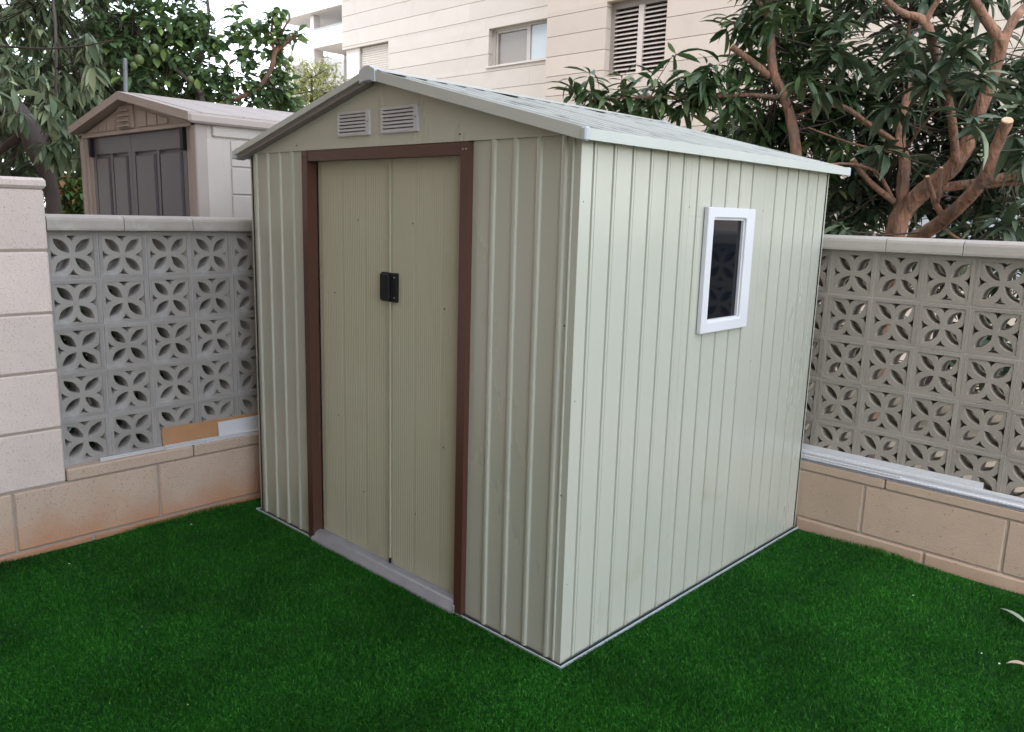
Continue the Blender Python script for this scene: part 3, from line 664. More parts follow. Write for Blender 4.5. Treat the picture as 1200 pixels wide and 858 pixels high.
# copings
prof = [(0, 0), (.004, .002), (.006, .012), (.006, .045), (.003, .056), (-.008, .064), (-.03, .068), (-.20, .068), (-.22, .058), (-.222, 0)]
def coping(parent, axis, a, b):
    z = 1.430
    if axis == 1:
        poly = [(-2.225+u, z+w_) for u, w_ in prof]; mb = MB((-2.225, (a+b)/2, z)); mb.prism(poly, 1, a, b)
        mb.build('coping_slab', M['coping'], parent, (-2.225-parent.location[0], (a+b)/2-parent.location[1], z))
    else:
        poly = [(1.895-u, z+w_) for u, w_ in prof]; mb = MB(((a+b)/2, 1.895, z)); mb.prism(poly, 0, a, b)
        mb.build('coping_slab', M['coping'], parent, ((a+b)/2-parent.location[0], 1.895-parent.location[1], z))
for i in range(9): coping(wallL, 1, -.861+i*.322+.0015, -.861+(i+1)*.322-.0015 if i < 8 else 1.885)
for i in range(-6, 12): coping(wallR, 0, -.027+i*.323+.0015, -.027+(i+1)*.323-.0015)
# block the space behind the copings' joint
MB().box((-.14, -.0, 1.4275), (.03, 2.74, 1.4285)).build('coping_mortar', M['grout'], wallL)

# ---- pier
pier = empty('stone_pier', (-2.31, -1.2, 0), 'tall pinkish speckled stone pier with a rounded cap at the left edge', 'pier')
zj = [.305, .562, .820, 1.076, 1.345, 1.603]
for k, (a, b) in enumerate(zip(zj, zj[1:])):
    js = [-.862, -1.60, -2.3] if k % 2 == 0 else [-.862, -1.42, -2.02, -2.3]
    for q, p in zip(js, js[1:]): stone(pier, (-2.46, p+.003, a+.003), (-2.21+random.uniform(-.0015, .001), q-.003, b-.003), M['pier'], c=.007)
for q, p in ((-.852, -1.57), (-1.57, -2.31)): stone(pier, (-2.47, p+.002, 1.605), (-2.20, q-.002, 1.650), M['pier'], 'cap_slab', .012)
MB().box((-.14, -1.09, .3), (.094, .332, 1.604)).build('mortar_core', M['mortar'], pier)

# ================================================================== THINGS ON THE LEDGES
LZ = .363
def thing(mb, name, m, label, cat, group=None):
    xs = [p[0] for p in mb.v]; ys = [p[1] for p in mb.v]; zs = [p[2] for p in mb.v]
    c = Vector(((min(xs)+max(xs))/2, (min(ys)+max(ys))/2, min(zs)))
    mb.v = [tuple(Vector(p)-c) for p in mb.v]
    return tag(mb.build(name, m, None, c), label, cat, group)
# left: cardboard standing against the blocks, white panel, trim strips
mb = MB().prism([(-2.256, LZ), (-2.250, LZ), (-2.257, LZ+.102), (-2.262, LZ+.102)], 1, -.405, .42)
thing(mb, 'cardboard_sheet', M['card'], 'brown cardboard strip standing on the ledge against the left pierced blocks', 'cardboard', )
mb = MB().prism([(-2.243, LZ), (-2.237, LZ), (-2.2475, LZ+.088), (-2.2515, LZ+.088)], 1, -.118, .50)
thing(mb, 'panel_offcut', M['white'], 'white panel offcut leaning on the brown cardboard beside the shed', 'panel')
def strip(name, a, b, wd, h, t, label, m=M['white'], group=None, cat='trim strip'):
    """U-shaped trim profile from a to b (3D points)"""
    a = Vector(a); b = Vector(b); d = (b-a); L_ = d.length; ang = math.atan2(d.y, d.x); pit = math.atan2(d.z, math.hypot(d.x, d.y))
    g_ = min(.010, wd*.6)
    mb = MB().prism([(0, 0), (wd, 0), (wd, h), (0, h), (0, h*.74), (g_, h*.70), (g_, h*.36), (0, h*.30)], 0, 0, L_)
    o = mb.build(name, m, None, a, (0, -pit, ang)); return tag(o, label, cat, group)
strip('trim_strip', (-2.236, -.705, LZ+.001), (-2.230, .30, LZ+.003), .012, .014, .003, 'thin white trim strip reaching farthest left along the salmon ledge', group='white trim offcuts')
strip('trim_strip', (-2.218, -.405, LZ+.001), (-2.216, -.16, LZ+.001), .020, .020, .003, 'short wide white trim offcut lying in front of the cardboard', group='white trim offcuts')
strip('trim_strip', (-2.214, -.20, LZ+.001), (-2.221, .55, LZ+.001), .012, .016, .003, 'white trim strip at the ledge front running behind the shed side', group='white trim offcuts')
# right: long profiles
mb = MB().prism([(1.915, LZ), (1.921, LZ), (1.9275, LZ+.076), (1.9225, LZ+.076)], 0, -.9, .815)
thing(mb, 'trim_board', M['vent'], 'broad off white board standing against the right blocks and ending right of the shed', 'trim board')
strip('trim_strip', (-.8, 1.898, LZ+.001), (1.9, 1.899, LZ+.001), .014, .050, .003, 'long white profile running along the whole right ledge', group='white profiles on the right ledge')
strip('trim_strip', (-.8, 1.8825, LZ+.0145), (.482, 1.8825, LZ+.0145), .012, .015, .003, 'white profile on the right ledge ending a short way from the shed', group='white profiles on the right ledge')
strip('trim_strip', (-.8, 1.8805, LZ+.001), (1.9, 1.8805, LZ+.001), .012, .013, .003, 'lowest grey profile along the front edge of the right ledge', m=M['galv'], group='white profiles on the right ledge')

# ================================================================== LITTER ON THE GRASS
def leafobj(name, L_, W_, loc, rot, m, label, curl=.3):
    mb = MB(); n = 6; v = []; f = []
    for i in range(n+1):
        t = i/n; w_ = W_*math.sin(PI*min(1, t*1.02+.01))**.8/2; z = curl*L_*t*(1-t)
        v += [(L_*t, -w_, z+w_*.3), (L_*t, 0, z), (L_*t, w_, z+w_*.3)]
    v2 = [(x, y, z-.0012) for x, y, z in v]; k = len(v)
    for i in range(n):
        for j in range(2):
            a = i*3+j; f += [(a, a+1, a+4, a+3), (k+a+3, k+a+4, k+a+1, k+a)]
    mb.add(v+v2, f, True)
    return tag(mb.build(name, m, None, loc, rot), label, 'leaf')
leafobj('fallen_leaf', .16, .022, (1.003, 1.600, .026), (0, 0, -.65), M['dry'], 'long pale green fallen leaf on the grass near the right wall foot')
leafobj('fallen_leaf', .075, .024, (1.128, 1.135, .027), (0, 0, .35), M['drybrown'], 'small curled dry brown leaf on the grass at the right edge', .5)
def chip(x, y, s, label):
    bm = bmesh.new(); bmesh.ops.create_icosphere(bm, subdivisions=1, radius=s*.7)
    for v in bm.verts: v.co = (v.co.x*random.uniform(.7, 1.3), v.co.y*random.uniform(.7, 1.3), v.co.z*.5)
    me = bpy.data.meshes.new('chip'); bm.to_mesh(me); bm.free()
    tag(link('stone_chip', me, M['chip'], None, (x, y, .022)), label, 'chip', 'white chips on the grass')
chip(.71, 1.465, .005, 'tiny white chip on the grass between the shed side and the right wall')
chip(1.044, 1.154, .005, 'tiny white chip on the grass left of the dry brown leaf')
chip(1.109, 1.123, .006, 'tiny white chip touching the tip of the dry brown leaf')
chip(-.64, -1.042, .003, 'tiny white chip in the lower left foreground of the grass')
chip(-2.04, -.377, .006, 'tiny white chip on the grass close to the shed front left corner')
chip(-1.962, -.953, .005, 'tiny white chip on the grass at the far left')

# ================================================================== NEIGHBOUR'S PLASTIC SHED
ps = empty('plastic_shed', (-3.69, .09, 0), 'beige moulded plastic shed with dark mauve double doors behind the left wall', 'shed')
X0, X1, Y0, Y1 = -4.56, -2.80, .09, 1.55
def pl(mb, name, m, parent=ps): 
    off = Vector(ps.location)
    mb.v = [tuple(Vector(p)-off) for p in mb.v]
    return mb.build(name, m, parent)
sw = pl(MB().box((X1-.05, Y0+.04, 0), (X1-.012, Y1, 2.02)), 'side_wall', M['pbeige2'])
def onside(a, b, name='wall_moulding', m='pbeige2', c=.006): pl(MB().bbox(a, b, c), name, M[m])
onside((X1-.013, Y0+.10, 1.935), (X1+.006, Y1-.01, 2.02))
for (ya, yb) in ((.255, .62), (.66, 1.05), (1.09, 1.5)):
    zz = [.10, .28, .45, .615, .775, .93, 1.16, 1.42, 1.62, 1.775, 1.925]
    if ya < .3:
        for z0_, z1_ in ((.1, .6), (.6, 1.1), (1.1, 1.62), (1.62, 1.775), (1.775, 1.925)):
            onside((X1-.013, ya+.045, z0_+.004), (X1-.003, yb, z1_-.004), c=.004)
    else:
        for z0_, z1_ in zip(zz, zz[1:]): onside((X1-.013, ya, z0_+.004), (X1-.003, yb, z1_-.004), c=.004)
onside((X1-.013, .135, .05), (X1-.004, .255, 1.925), c=.005)
pl(MB().box((X0+.012, Y0+.04, 0), (X0+.05, Y1, 2.0)), 'side_wall', M['pbeige2'])
pl(MB().box((X0+.02, Y1, 0), (X1-.02, Y1+.04, 2.0)), 'back_wall', M['pbeige2'])
# front posts in stepped mouldings
for s, xx in ((1, X1), (-1, X0)):
    for k, (w0, w1, dy) in enumerate(((0, .055, .0), (.055, .10, .012), (.10, .165, .024))):
        a, b = xx-s*w0, xx-s*w1
        pl(MB().bbox((min(a, b)+.0006, Y0+dy, 0), (max(a, b)-.0006, Y0+.07, 2.02), .006), 'front_post', M['pbeige'])
# doors
dx0, dx1 = X0+.166, X1-.166; dm = (dx0+dx1)/2-.06
def pdoor(a, b, nm):
    """leaf with sunk openings and a raised field in each"""
    o = pl(MB((0, 0, 0)).box((a+.002, Y0+.042, .05), (b-.002, Y0+.060, 1.985)), 'door', M['pdark'])
    pw = (b-a)/2; xs = [(a+.050, a+pw-.018), (a+pw+.018, b-.050)]; zs = [(.15, .95), (1.05, 1.875)]
    fr = MB(); f0, f1 = Y0+.026, Y0+.0421
    fr.box((a+.002, f0, .05), (xs[0][0], f1, 1.985)).box((xs[0][1], f0, .05), (xs[1][0], f1, 1.985)).box((xs[1][1], f0, .05), (b-.002, f1, 1.985))
    for x0_, x1_ in xs:
        fr.box((x0_, f0, .05), (x1_, f1, zs[0][0])).box((x0_, f0, zs[0][1]), (x1_, f1, zs[1][0])).box((x0_, f0, zs[1][1]), (x1_, f1, 1.985))
        for z0_, z1_ in zs: pl(MB().bbox((x0_+.020, Y0+.020, z0_+.020), (x1_-.020, Y0+.050, z1_-.020), .011), 'door_field', M['pdark'], o)
    pl(fr, 'door_stile', M['pdark'], o)
    return o
pdoor(dx0, dm, 'l'); o2 = pdoor(dm, dx1, 'r')
pl(MB().bbox((dx1-.035, Y0+.002, 1.86), (dx1+.006, Y0+.026, 1.99), .004), 'hinge', M['black'])
pl(MB().bbox((dx0-.006, Y0+.002, 1.86), (dx0+.03, Y0+.026, 1.985), .004), 'hinge', M['black'])
# gable
AX, AZ, EZ2 = -3.70, 2.212, 2.042
sl2 = (AZ-EZ2)/(X1+.0-AX)
rz2 = lambda x: AZ-abs(x-AX)*sl2*(1.0 if x > AX else .99)
pl(MB().prism([(X0, 1.988), (X1, 1.988), (X1, rz2(X1)-.05), (AX, AZ-.03), (X0, rz2(X0)-.05)], 1, Y0+.016, Y0+.06), 'gable', M['pbeige'])
pl(MB().bbox((X0, Y0+.0, 1.985), (X1, Y0+.016, 2.008), .003), 'gable_moulding', M['pbeige'])
def gp(xa, xb):
    za = 2.018
    pts = [(xa, za), (xb, za), (xb, rz2(xb)-.065), (xa, rz2(xa)-.065)]
    if min(p[1] for p in pts[2:]) > za+.006: pl(MB().prism(pts, 1, Y0+.006, Y0+.017), 'gable_moulding', M['pbeige'])
for xa, xb in ((-3.575, -3.45), (-3.43, -3.305), (-3.285, -3.16), (-3.14, -3.03), (-4.06, -3.94), (-4.20, -4.08), (-4.34, -4.22)): gp(xa, xb)
vo = pl(MB().bbox((-3.86, Y0-.0, 2.014), (-3.64, Y0+.018, 2.155), .006), 'vent', M['pbeige'])
for k in range(4): pl(MB().prism([(Y0-.002, 2.024+k*.031), (Y0-.022, 2.026+k*.031), (Y0-.020, 2.033+k*.031), (Y0-.002, 2.043+k*.031)], 0, -3.83, -3.68), 'slat', M['pbeige'], vo)
# roof
for s in (1, -1):
    xe2 = X1+.04 if s > 0 else X0-.035
    def rr(zt, zb, ya, yb, x0_, x1_):
        v = []
        for y in (ya, yb):
            for x, dz in ((x0_, zb), (x1_, zb), (x1_, zt), (x0_, zt)): v.append((x, y, rz2(x)+dz))
        return MB().add(v, [(0, 1, 2, 3), (7, 6, 5, 4), (0, 4, 5, 1), (1, 5, 6, 2), (2, 6, 7, 3), (3, 7, 4, 0)])
    pl(rr(.018, -.030, Y0-.055, Y0+.02, AX+s*.0005, xe2), 'rake_board', M['pbeige'])
    n = 6
    ys_ = np.linspace(Y0+.0205, Y1+.05, n+1)
    for a, b in zip(ys_, ys_[1:]): pl(rr(.020, -.02, a+.002, b-.002, AX+s*.0005, xe2), 'roof_panel', M['pbeige'])
    if s > 0: pl(MB().bbox((xe2-.03, Y0-.052, rz2(xe2)-.038), (xe2+.012, Y1+.05, rz2(xe2)+.012), .01), 'eave_board', M['pbeige'])

# grey pole behind it
mb = MB().tube([(-5.77, .864, 0), (-5.87, .943, 2.5), (-5.905, .968, 2.79)], [.021, .02, .019], 12)
thing(mb, 'garden_pole', M['pole'], 'grey metal pole rising behind the peak of the beige plastic shed', 'pole')

# ================================================================== HOUSES
def course_wall(parent, xa, xb, y, z0, z1, joints, openings, m, name='stone_course'):
    """horizontal courses; each course split round openings [(x0,x1,z0,z1)] and at a few upright joints"""
    zs = [z for z in joints if z0 < z < z1]; zs = [z0]+zs+[z1]
    cuts = sorted({z for o in openings for z in (o[2], o[3])})
    for ci, (a, b) in enumerate(zip(zs, zs[1:])):
        segs = [a]+[c for c in cuts if a+.02 < c < b-.02]+[b]
        for si, (p, q) in enumerate(zip(segs, segs[1:])):
            spans = [(xa, xb)]
            for (ox0, ox1, oz0, oz1) in openings:
                if oz0 < (p+q)/2 < oz1:
                    ns = []
                    for s0, s1 in spans:
                        if ox0 > s0: ns.append((s0, min(s1, ox0)))
                        if ox1 < s1: ns.append((max(s0, ox1), s1))
                    spans = [t for t in ns if t[1]-t[0] > .01]
            for s0, s1 in spans:
                x = s0; 
                while x < s1-.01:
                    nx = min(s1, x+random.uniform(2.2, 4.2)) 
                    if s1-nx < .6: nx = s1
                    gz = .006 if si == len(segs)-2 else 0
                    c = ((x+nx)/2, y, (p+q)/2)
                    MB(c).box((x+(.002 if x > s0 else 0), y, p), (nx, y+.12, q-gz*1.3)).build(name, m, parent, [c[i]-parent.location[i] for i in range(3)])
                    x = nx
def bl(parent, mb, name, m, pp_=None):
    off = Vector(parent.location); mb.v = [tuple(Vector(p)-off) for p in mb.v]; return mb.build(name, m, pp_ or parent)
HJ = 4.005
h1 = empty('stone_house', (-.6, 8.0, 0), 'pale stone clad house with a louvred shutter window behind the right trees', 'house')
o1 = (-6.105, -5.055, 3.595, 4.66)
jr = [HJ+.296*k for k in range(-14, 14)]
course_wall(h1, -7.27, 6.5, 8.0, -.1, 7.6, jr, [o1, (-1.6, -.2, .9, 2.3)], M['house2'])
bl(h1, MB().box((-7.262, 8.12, -.1), (6.49, 8.30, .9)).box((-7.262, 8.12, .9), (-1.6, 8.30, 3.595)).box((-.2, 8.12, .9), (6.49, 8.30, 3.595)).box((-1.6, 8.12, 2.3), (-.2, 8.3, 3.595)).box((-7.262, 8.12, 3.595), (-6.105, 8.30, 4.66)).box((-5.055, 8.12, 3.595), (6.49, 8.30, 4.66)).box((-7.262, 8.12, 4.66), (6.49, 8.30, 7.6)), 'wall', M['joint'])
bl(h1, MB().box((-7.25, 8.3, -.1), (-7.05, 16, 7.6)).box((6.3, 8.3, -.1), (6.49, 16, 7.6)).box((-7.25, 16, -.1), (6.49, 16.2, 7.6)), 'side_wall', M['house2'])
bl(h1, MB().box((-7.25, 8.02, 7.602), (6.49, 16.2, 7.75)), 'roof', M['plaster'])
# louvred shutter
wn_ = bl(h1, MB().box((o1[0], 8.12, o1[2]-.0), (o1[0]+.075, 8.19, o1[3])).box((o1[1]-.035, 8.12, o1[2]), (o1[1], 8.19, o1[3])).box((o1[0]+.075, 8.12, o1[3]-.10), (o1[1]-.035, 8.19, o1[3])).box((o1[0]+.075, 8.12, o1[2]), (o1[1]-.035, 8.19, o1[2]+.03)), 'window', M['taupe'])
xm = (o1[0]+.075+o1[1]-.035)/2
bl(h1, MB().box((xm-.045, 8.105, o1[2]+.03), (xm+.045, 8.15, o1[3]-.1)), 'shutter_stile', M['slat'], wn_)
bl(h1, MB().box((o1[0]+.03, 8.24, o1[2]), (o1[1]-.03, 8.26, o1[3])), 'pane', M['dark'], wn_)
ns = 15; ph = (o1[3]-.1-o1[2]-.04)/ns
for a, b in ((o1[0]+.08, xm-.048), (xm+.048, o1[1]-.04)):
    sm = MB().prism([(-.028, -.004), (-.026, -.012), (.026, .022), (.024, .030)], 0, a-xm, b-xm).mesh('slat'); sm.materials.append(M['slat'])
    for k in range(ns): link('slat', sm, None, wn_, (xm-h1.location[0], 8.135-8.0, o1[2]+.045+ph*k))
bl(h1, MB().box((-1.6, 8.13, .9), (-.2, 8.17, 2.3)), 'window', M['frost'])

h2 = empty('stone_house', (-10.7, 9.0, 0), 'white stone clad house wing set back with a small sliding window and a roller shutter', 'house')
o2_ = (-9.58, -7.9, 4.235, 4.90); o3 = (-14.222, -12.57, 3.2, 5.045)
jl = [4.785+.318*k for k in range(-16, 12)]
course_wall(h2, -14.222, -7.26, 9.0, -.1, 8.4, jl, [o2_, o3], M['house'])
bl(h2, MB().box((-14.21, 9.12, -.1), (-7.26, 9.3, 3.2)).box((-12.57, 9.12, 3.2), (-7.26, 9.3, 4.235)).box((-12.57, 9.12, 4.235), (-9.58, 9.3, 4.90)).box((-7.9, 9.12, 4.235), (-7.26, 9.3, 4.9)).box((-12.57, 9.12, 4.9), (-7.26, 9.3, 5.045)).box((-14.21, 9.12, 5.045), (-7.26, 9.3, 8.4)), 'wall', M['joint'])
bl(h2, MB().box((-14.21, 9.3, -.1), (-14.0, 16, 8.4)).box((-14.0, 16, -.1), (-7.26, 16.2, 8.4)), 'side_wall', M['house'])
bl(h2, MB().box((-14.21, 9.02, 8.402), (-7.26, 16.2, 8.55)), 'roof', M['plaster'])
w2 = bl(h2, MB().box((-9.58, 9.10, 4.235), (-9.50, 9.2, 4.9)).box((-9.50, 9.10, 4.86), (-7.9, 9.2, 4.9)).box((-9.50, 9.10, 4.235), (-7.9, 9.2, 4.275)).box((-8.725, 9.115, 4.275), (-8.64, 9.18, 4.86)).box((-9.50, 9.12, 4.275), (-9.455, 9.18, 4.86)).box((-9.455, 9.12, 4.82), (-8.725, 9.18, 4.86)), 'window', M['alu'])
bl(h2, MB().box((-9.455, 9.155, 4.275), (-8.725, 9.165, 4.82)), 'pane', M['blind'], w2)
bl(h2, MB().box((-8.64, 9.135, 4.275), (-7.9, 9.145, 4.86)), 'pane', M['frost'], w2)
bl(h2, MB().bbox((-9.62, 8.975, 4.205), (-7.9, 9.13, 4.234), .004), 'sill', M['house'], w2)
w3 = bl(h2, MB().box((-14.15, 9.06, 3.2), (-13.68, 9.14, 5.045)), 'window', M['plaster'])
bl(h2, MB().box((-13.678, 9.05, 3.2), (-13.63, 9.13, 5.045)), 'guide_rail', M['alu'], w3)
rs = MB().prism([(0, 0), (-.008, .006), (-.008, .040), (0, .046)], 0, -13.63, -12.572).mesh('slat'); rs.materials.append(M['roller'])
for k in range(39): link('slat', rs, None, w3, (10.7, .10, 3.2+.047*k))

# ---- far white apartment block with balcony
h3 = empty('apartment_house', (-21.7, 13.0, 0), 'distant white apartment house with a flat roof canopy over its glass balcony', 'house')
def fb(a, b, name, m, par=None): return bl(h3, MB().box(a, b), name, m, par)
fb((-24.6, 13.3, -.1), (-21.72, 13.5, 6.97), 'wall', M['plaster'])
fb((-21.62, 14.2, -.1), (-18.0, 14.4, 7.6), 'wall', M['plaster'])
fb((-24.6, 13.5, -.1), (-24.4, 19, 6.97), 'side_wall', M['plaster'])
fb((-24.4, 18.8, -.1), (-18.0, 19, 7.6), 'back_wall', M['plaster'])
fb((-21.71, 13.01, -.1), (-21.52, 13.25, 7.52), 'column', M['plaster'])
fb((-23.35, 12.8, 7.54), (-18.2, 16, 7.68), 'roof', M['plaster'])
fb((-21.9, 13.0, 7.68), (-18.2, 16, 7.76), 'roof', M['plaster'])
bs = fb((-21.51, 12.9, 6.50), (-18.0, 14.19, 6.72), 'balcony', M['plaster'])
fb((-21.50, 12.93, 6.722), (-18.0, 12.95, 7.05), 'glass_railing', M['frost'], bs)
fb((-21.50, 12.92, 7.052), (-18.0, 12.96, 7.08), 'rail', M['alu'], bs)
fb((-21.4, 14.13, 5.1), (-20.4, 14.19, 6.45), 'window', M['taupe'])
fb((-23.1, 13.22, 5.3), (-22.5, 13.29, 6.2), 'window', M['taupe'])
fb((-24.0, 13.22, 5.0), (-23.5, 13.29, 6.1), 'window', M['taupe'])
fb((-21.3, 14.13, 6.73), (-20.2, 14.19, 7.45), 'window', M['frost'])

# unseen house added behind the camera, placed and sized to shade the yard
h4 = empty('unseen_shade_house', (-2, -8, 0), 'unseen tall house added behind the camera to keep the yard in shade', 'house')
HY, HX, HZ = -3.1, 3.2, 14
bl(h4, MB().box((-15, -16, -.1), (HX, HY, HZ)), 'wall', M['stoneR'])
for fz in (.0, 3.2, 6.4):
    for xx in (-12, -8, -4, 0): bl(h4, MB().box((xx, HY-.02, fz+1.0), (xx+1.5, HY+.04, fz+2.3)), 'window', M['taupe'])
bl(h4, MB().box((-15.2, -16.2, HZ), (HX+.2, HY+.2, HZ+.3)), 'roof', M['plaster'])
# ================================================================== TREES
def leaf_geo(L_, W_, n=4, droop=.35, fold=.25, shape=1.0):
    """leaf along +Y, normal +Z; (verts, faces)"""
    v = []; f = []
    for i in range(n+1):
        t = i/n
        w_ = W_/2*(math.sin(PI*(t**shape)*.97+.03)**.75 if 0 < t < 1 else .04)
        y = L_*(t - .12*droop*t*t); z = -droop*L_*t*t*.8
        v += [(-w_, y, z+fold*w_), (0, y, z), (w_, y, z+fold*w_)]
    for i in range(n):
        for j in range(2): a = i*3+j; f.append((a, a+1, a+4, a+3))
    return np.array(v), np.array(f)

def frames(n_, dirs, roll):
    """rotation matrices (n,3,3) whose columns are side, along, up"""
    d = dirs/np.linalg.norm(dirs, axis=1, keepdims=True)
    up = np.tile(np.array([[0., 0., 1.]]), (n_, 1))
    s = np.cross(d, up); s /= np.maximum(np.linalg.norm(s, axis=1, keepdims=True), 1e-6)
    u = np.cross(s, d)
    c, si = np.cos(roll)[:, None], np.sin(roll)[:, None]
    s2 = s*c+u*si; u2 = np.cross(s2, d)
    return np.stack([s2, d, u2], 2)

CAMP = np.array([1.632, -2.02, 1.553])
def whorls(blobs_, per, spread=.05, pitch=(-.9, .6), seed=1, hang=.0, jit=.06):
    """leaf origins/directions round twig tips spread through the blobs; returns tips, origins, dirs"""
    r_ = np.random.default_rng(seed); tips = []; O = []; D = []
    for (x, y, z, R_, n) in blobs_:
        for _ in range(n):
            q = r_.normal(size=3); q *= (r_.random()**.45)/np.linalg.norm(q)
            tip = np.array([x, y, z])+q*R_; tips.append(tip)
            out = q/np.linalg.norm(q)*.6+np.array([0, -.1, .35])+r_.normal(size=3)*.25; out /= np.linalg.norm(out)
            k = int(r_.integers(int(per*.6), int(per*1.35)+1)); a0 = r_.uniform(0, 6.28)
            for j in range(k):
                a = a0+j*2.4+r_.normal()*.2; ph = r_.uniform(*pitch)
                h = np.array([math.cos(a), math.sin(a), 0])
                d = h*math.cos(ph)+np.array([0, 0, 1])*math.sin(ph)+out*.35; d[2] -= hang
                O.append(tip-out*spread*j/k*1.6+h*.004+r_.normal(size=3)*jit*.1); D.append(d/np.linalg.norm(d))
    return np.array(tips), np.array(O), np.array(D)

def crown(parent, blobs_, m, Lr, Wr, per=9, nvar=6, seed=1, parts=300, pitch=(-.9, .6), hang=0., n=4, droop=(.2, .9), shape=1.0, twigs=None, spread=.05):
    tips, O, D = whorls(blobs_, per, spread, pitch, seed, hang)
    r_ = np.random.default_rng(seed+50); N = len(O)
    var = []
    for k in range(nvar):
        var.append(leaf_geo(1.0, r_.uniform(*Wr), n, r_.uniform(*droop), r_.uniform(.1, .5), shape))
    size = r_.uniform(*Lr, N); vi = r_.integers(0, nvar, N)
    Rm = frames(N, D, r_.normal(0, .35, N))
    off = np.array(parent.location)
    # nearest ones in front of the camera become single leaves
    f_ = np.array([-.6779, .7116, -.185]); rel = O-CAMP; dep = rel@f_
    rt = np.array([.7241, .6897, 0]); upv = np.cross(rt, f_)
    u = (rel@rt)/np.maximum(dep, .01)*943; v_ = (rel@upv)/np.maximum(dep, .01)*943
    inv = (np.abs(u) < 600) & (v_ < 440) & (v_ > 100) & (dep > 0)
    score = np.where(inv, size/dep, 0)
    order = np.argsort(-score); single = set(order[:parts].tolist()) if parts else set()
    sg = np.array(sorted(single), int)
    mes = []
    for k, (vv, ff) in enumerate(var):
        me = bpy.data.meshes.new('leaf'); me.from_pydata(vv.tolist(), [], ff.tolist()); me.polygons.foreach_set('use_smooth', [True]*len(ff)); me.materials.append(m); mes.append(me)
    for i in sg:
        o = bpy.data.objects.new('leaf', mes[vi[i]]); col.objects.link(o); o.parent = parent
        mt = Matrix([list(Rm[i][0]*size[i])+[O[i][0]-off[0]], list(Rm[i][1]*size[i])+[O[i][1]-off[1]], list(Rm[i][2]*size[i])+[O[i][2]-off[2]], [0, 0, 0, 1]])
        o.matrix_local = mt
    rest = np.array([i for i in range(N) if i not in single])
    V = []; F = []; I = []; base = 0
    for k, (vv, ff) in enumerate(var):
        idx = rest[vi[rest] == k]
        if len(idx) == 0: continue
        P = np.einsum('nij,vj->nvi', Rm[idx], vv)*size[idx][:, None, None]+O[idx][:, None, :]-off
        V.append(P.reshape(-1, 3)); nv = len(vv)
        F.append((ff[None]+(np.arange(len(idx))*nv)[:, None, None]+base).reshape(-1, 4)); base += len(idx)*nv
        I.append(np.repeat(r_.random(len(idx)), nv))
    V = np.concatenate(V); F = np.concatenate(F); I = np.concatenate(I)
    me = bpy.data.meshes.new('crown'); me.vertices.add(len(V)); me.vertices.foreach_set('co', V.ravel().astype(np.float32))
    me.loops.add(len(F)*4); me.loops.foreach_set('vertex_index', F.ravel().astype(np.int32))
    me.polygons.add(len(F)); me.polygons.foreach_set('loop_start', (np.arange(len(F))*4).astype(np.int32))
    me.update(calc_edges=True); me.polygons.foreach_set('use_smooth', [True]*len(F))
    at = me.attributes.new('leaf_id', 'FLOAT', 'POINT'); at.data.foreach_set('value', I.astype(np.float32))
    o = link('crown', me, m, parent); o['kind'] = 'stuff'
    # twigs back to the nearest limb
    if twigs is not None:
        mb = MB(off); tw = np.array(twigs)[:, :3]
        for t in tips[::2]:
            d = np.linalg.norm(tw-t, axis=1); j = int(np.argmin(d + np.random.default_rng(int(abs(t[0])*999)).random(len(tw))*.15)); a = tw[j]
            L_ = np.linalg.norm(a-t)
            if L_ > .75: a = t+(a-t)/L_*.6+np.array([0, 0, -.12])
            mid = (a+t)/2+np.array([random.uniform(-.04, .04), random.uniform(-.04, .04), -.05*L_])
            mb.tube([a, mid, t], [.006, .0042, .0022], 4, cap=False)
        mb.build('twigs', M['twig'], parent)['kind'] = 'stuff'
    return o, N

def limb(parent, pts, m, name='branch', sub=5, sides=12, rough=.09, cut=False):
    c = catmull(pts, sub); mb = MB(parent.location)
    P = [np.array(p[:3])+np.array([random.uniform(-1, 1), random.uniform(-1, 1), random.uniform(-1, 1)])*p[3]*.07 for p in c]
    mb.tube(P, [p[3] for p in c], sides, rough=rough)
    o = mb.build(name, m, parent)
    if cut:
        a = Vector(P[-1]); t = (Vector(P[-1])-Vector(P[-2])).normalized(); mb = MB(parent.location)
        mb.tube([a-t*.002, a+t*.004], [c[-1][3]*1.02, c[-1][3]*.93], sides); mb.build('cut_end', M['cut'], parent)
    return o, [p for p in c]

T = {}
T['M'] = [(-.26, 3.6, -.05, .11), (-.27, 3.6, .8, .095), (-0.24, 3.6, 1.48, 0.088), (-0.18, 3.6, 1.68, 0.083), (-0.03, 3.55, 1.82, 0.072), (0.11, 3.5, 1.95, 0.065), (0.2, 3.45, 2.2, 0.056), (0.26, 3.4, 2.41, 0.049), (0.3, 3.35, 2.6, 0.053)]
T['Mfl'] = [(0.3, 3.35, 2.58, 0.038), (0.21, 3.3, 2.72, 0.034), (0.16, 3.2, 2.82, 0.029), (0.08, 3.1, 2.97, 0.021)]
T['Mfr'] = [(0.3, 3.35, 2.58, 0.036), (0.34, 3.4, 2.72, 0.031), (0.37, 3.5, 2.81, 0.027), (0.42, 3.6, 2.93, 0.019)]
T['T2'] = [(-0.21, 3.6, 1.62, 0.05), (-0.225, 3.6, 1.78, 0.05), (-0.25, 3.65, 1.97, 0.045), (-0.31, 3.7, 2.11, 0.042), (-0.33, 3.8, 2.42, 0.037), (-0.39, 3.9, 2.67, 0.023), (-0.44, 4.0, 2.94, 0.014)]
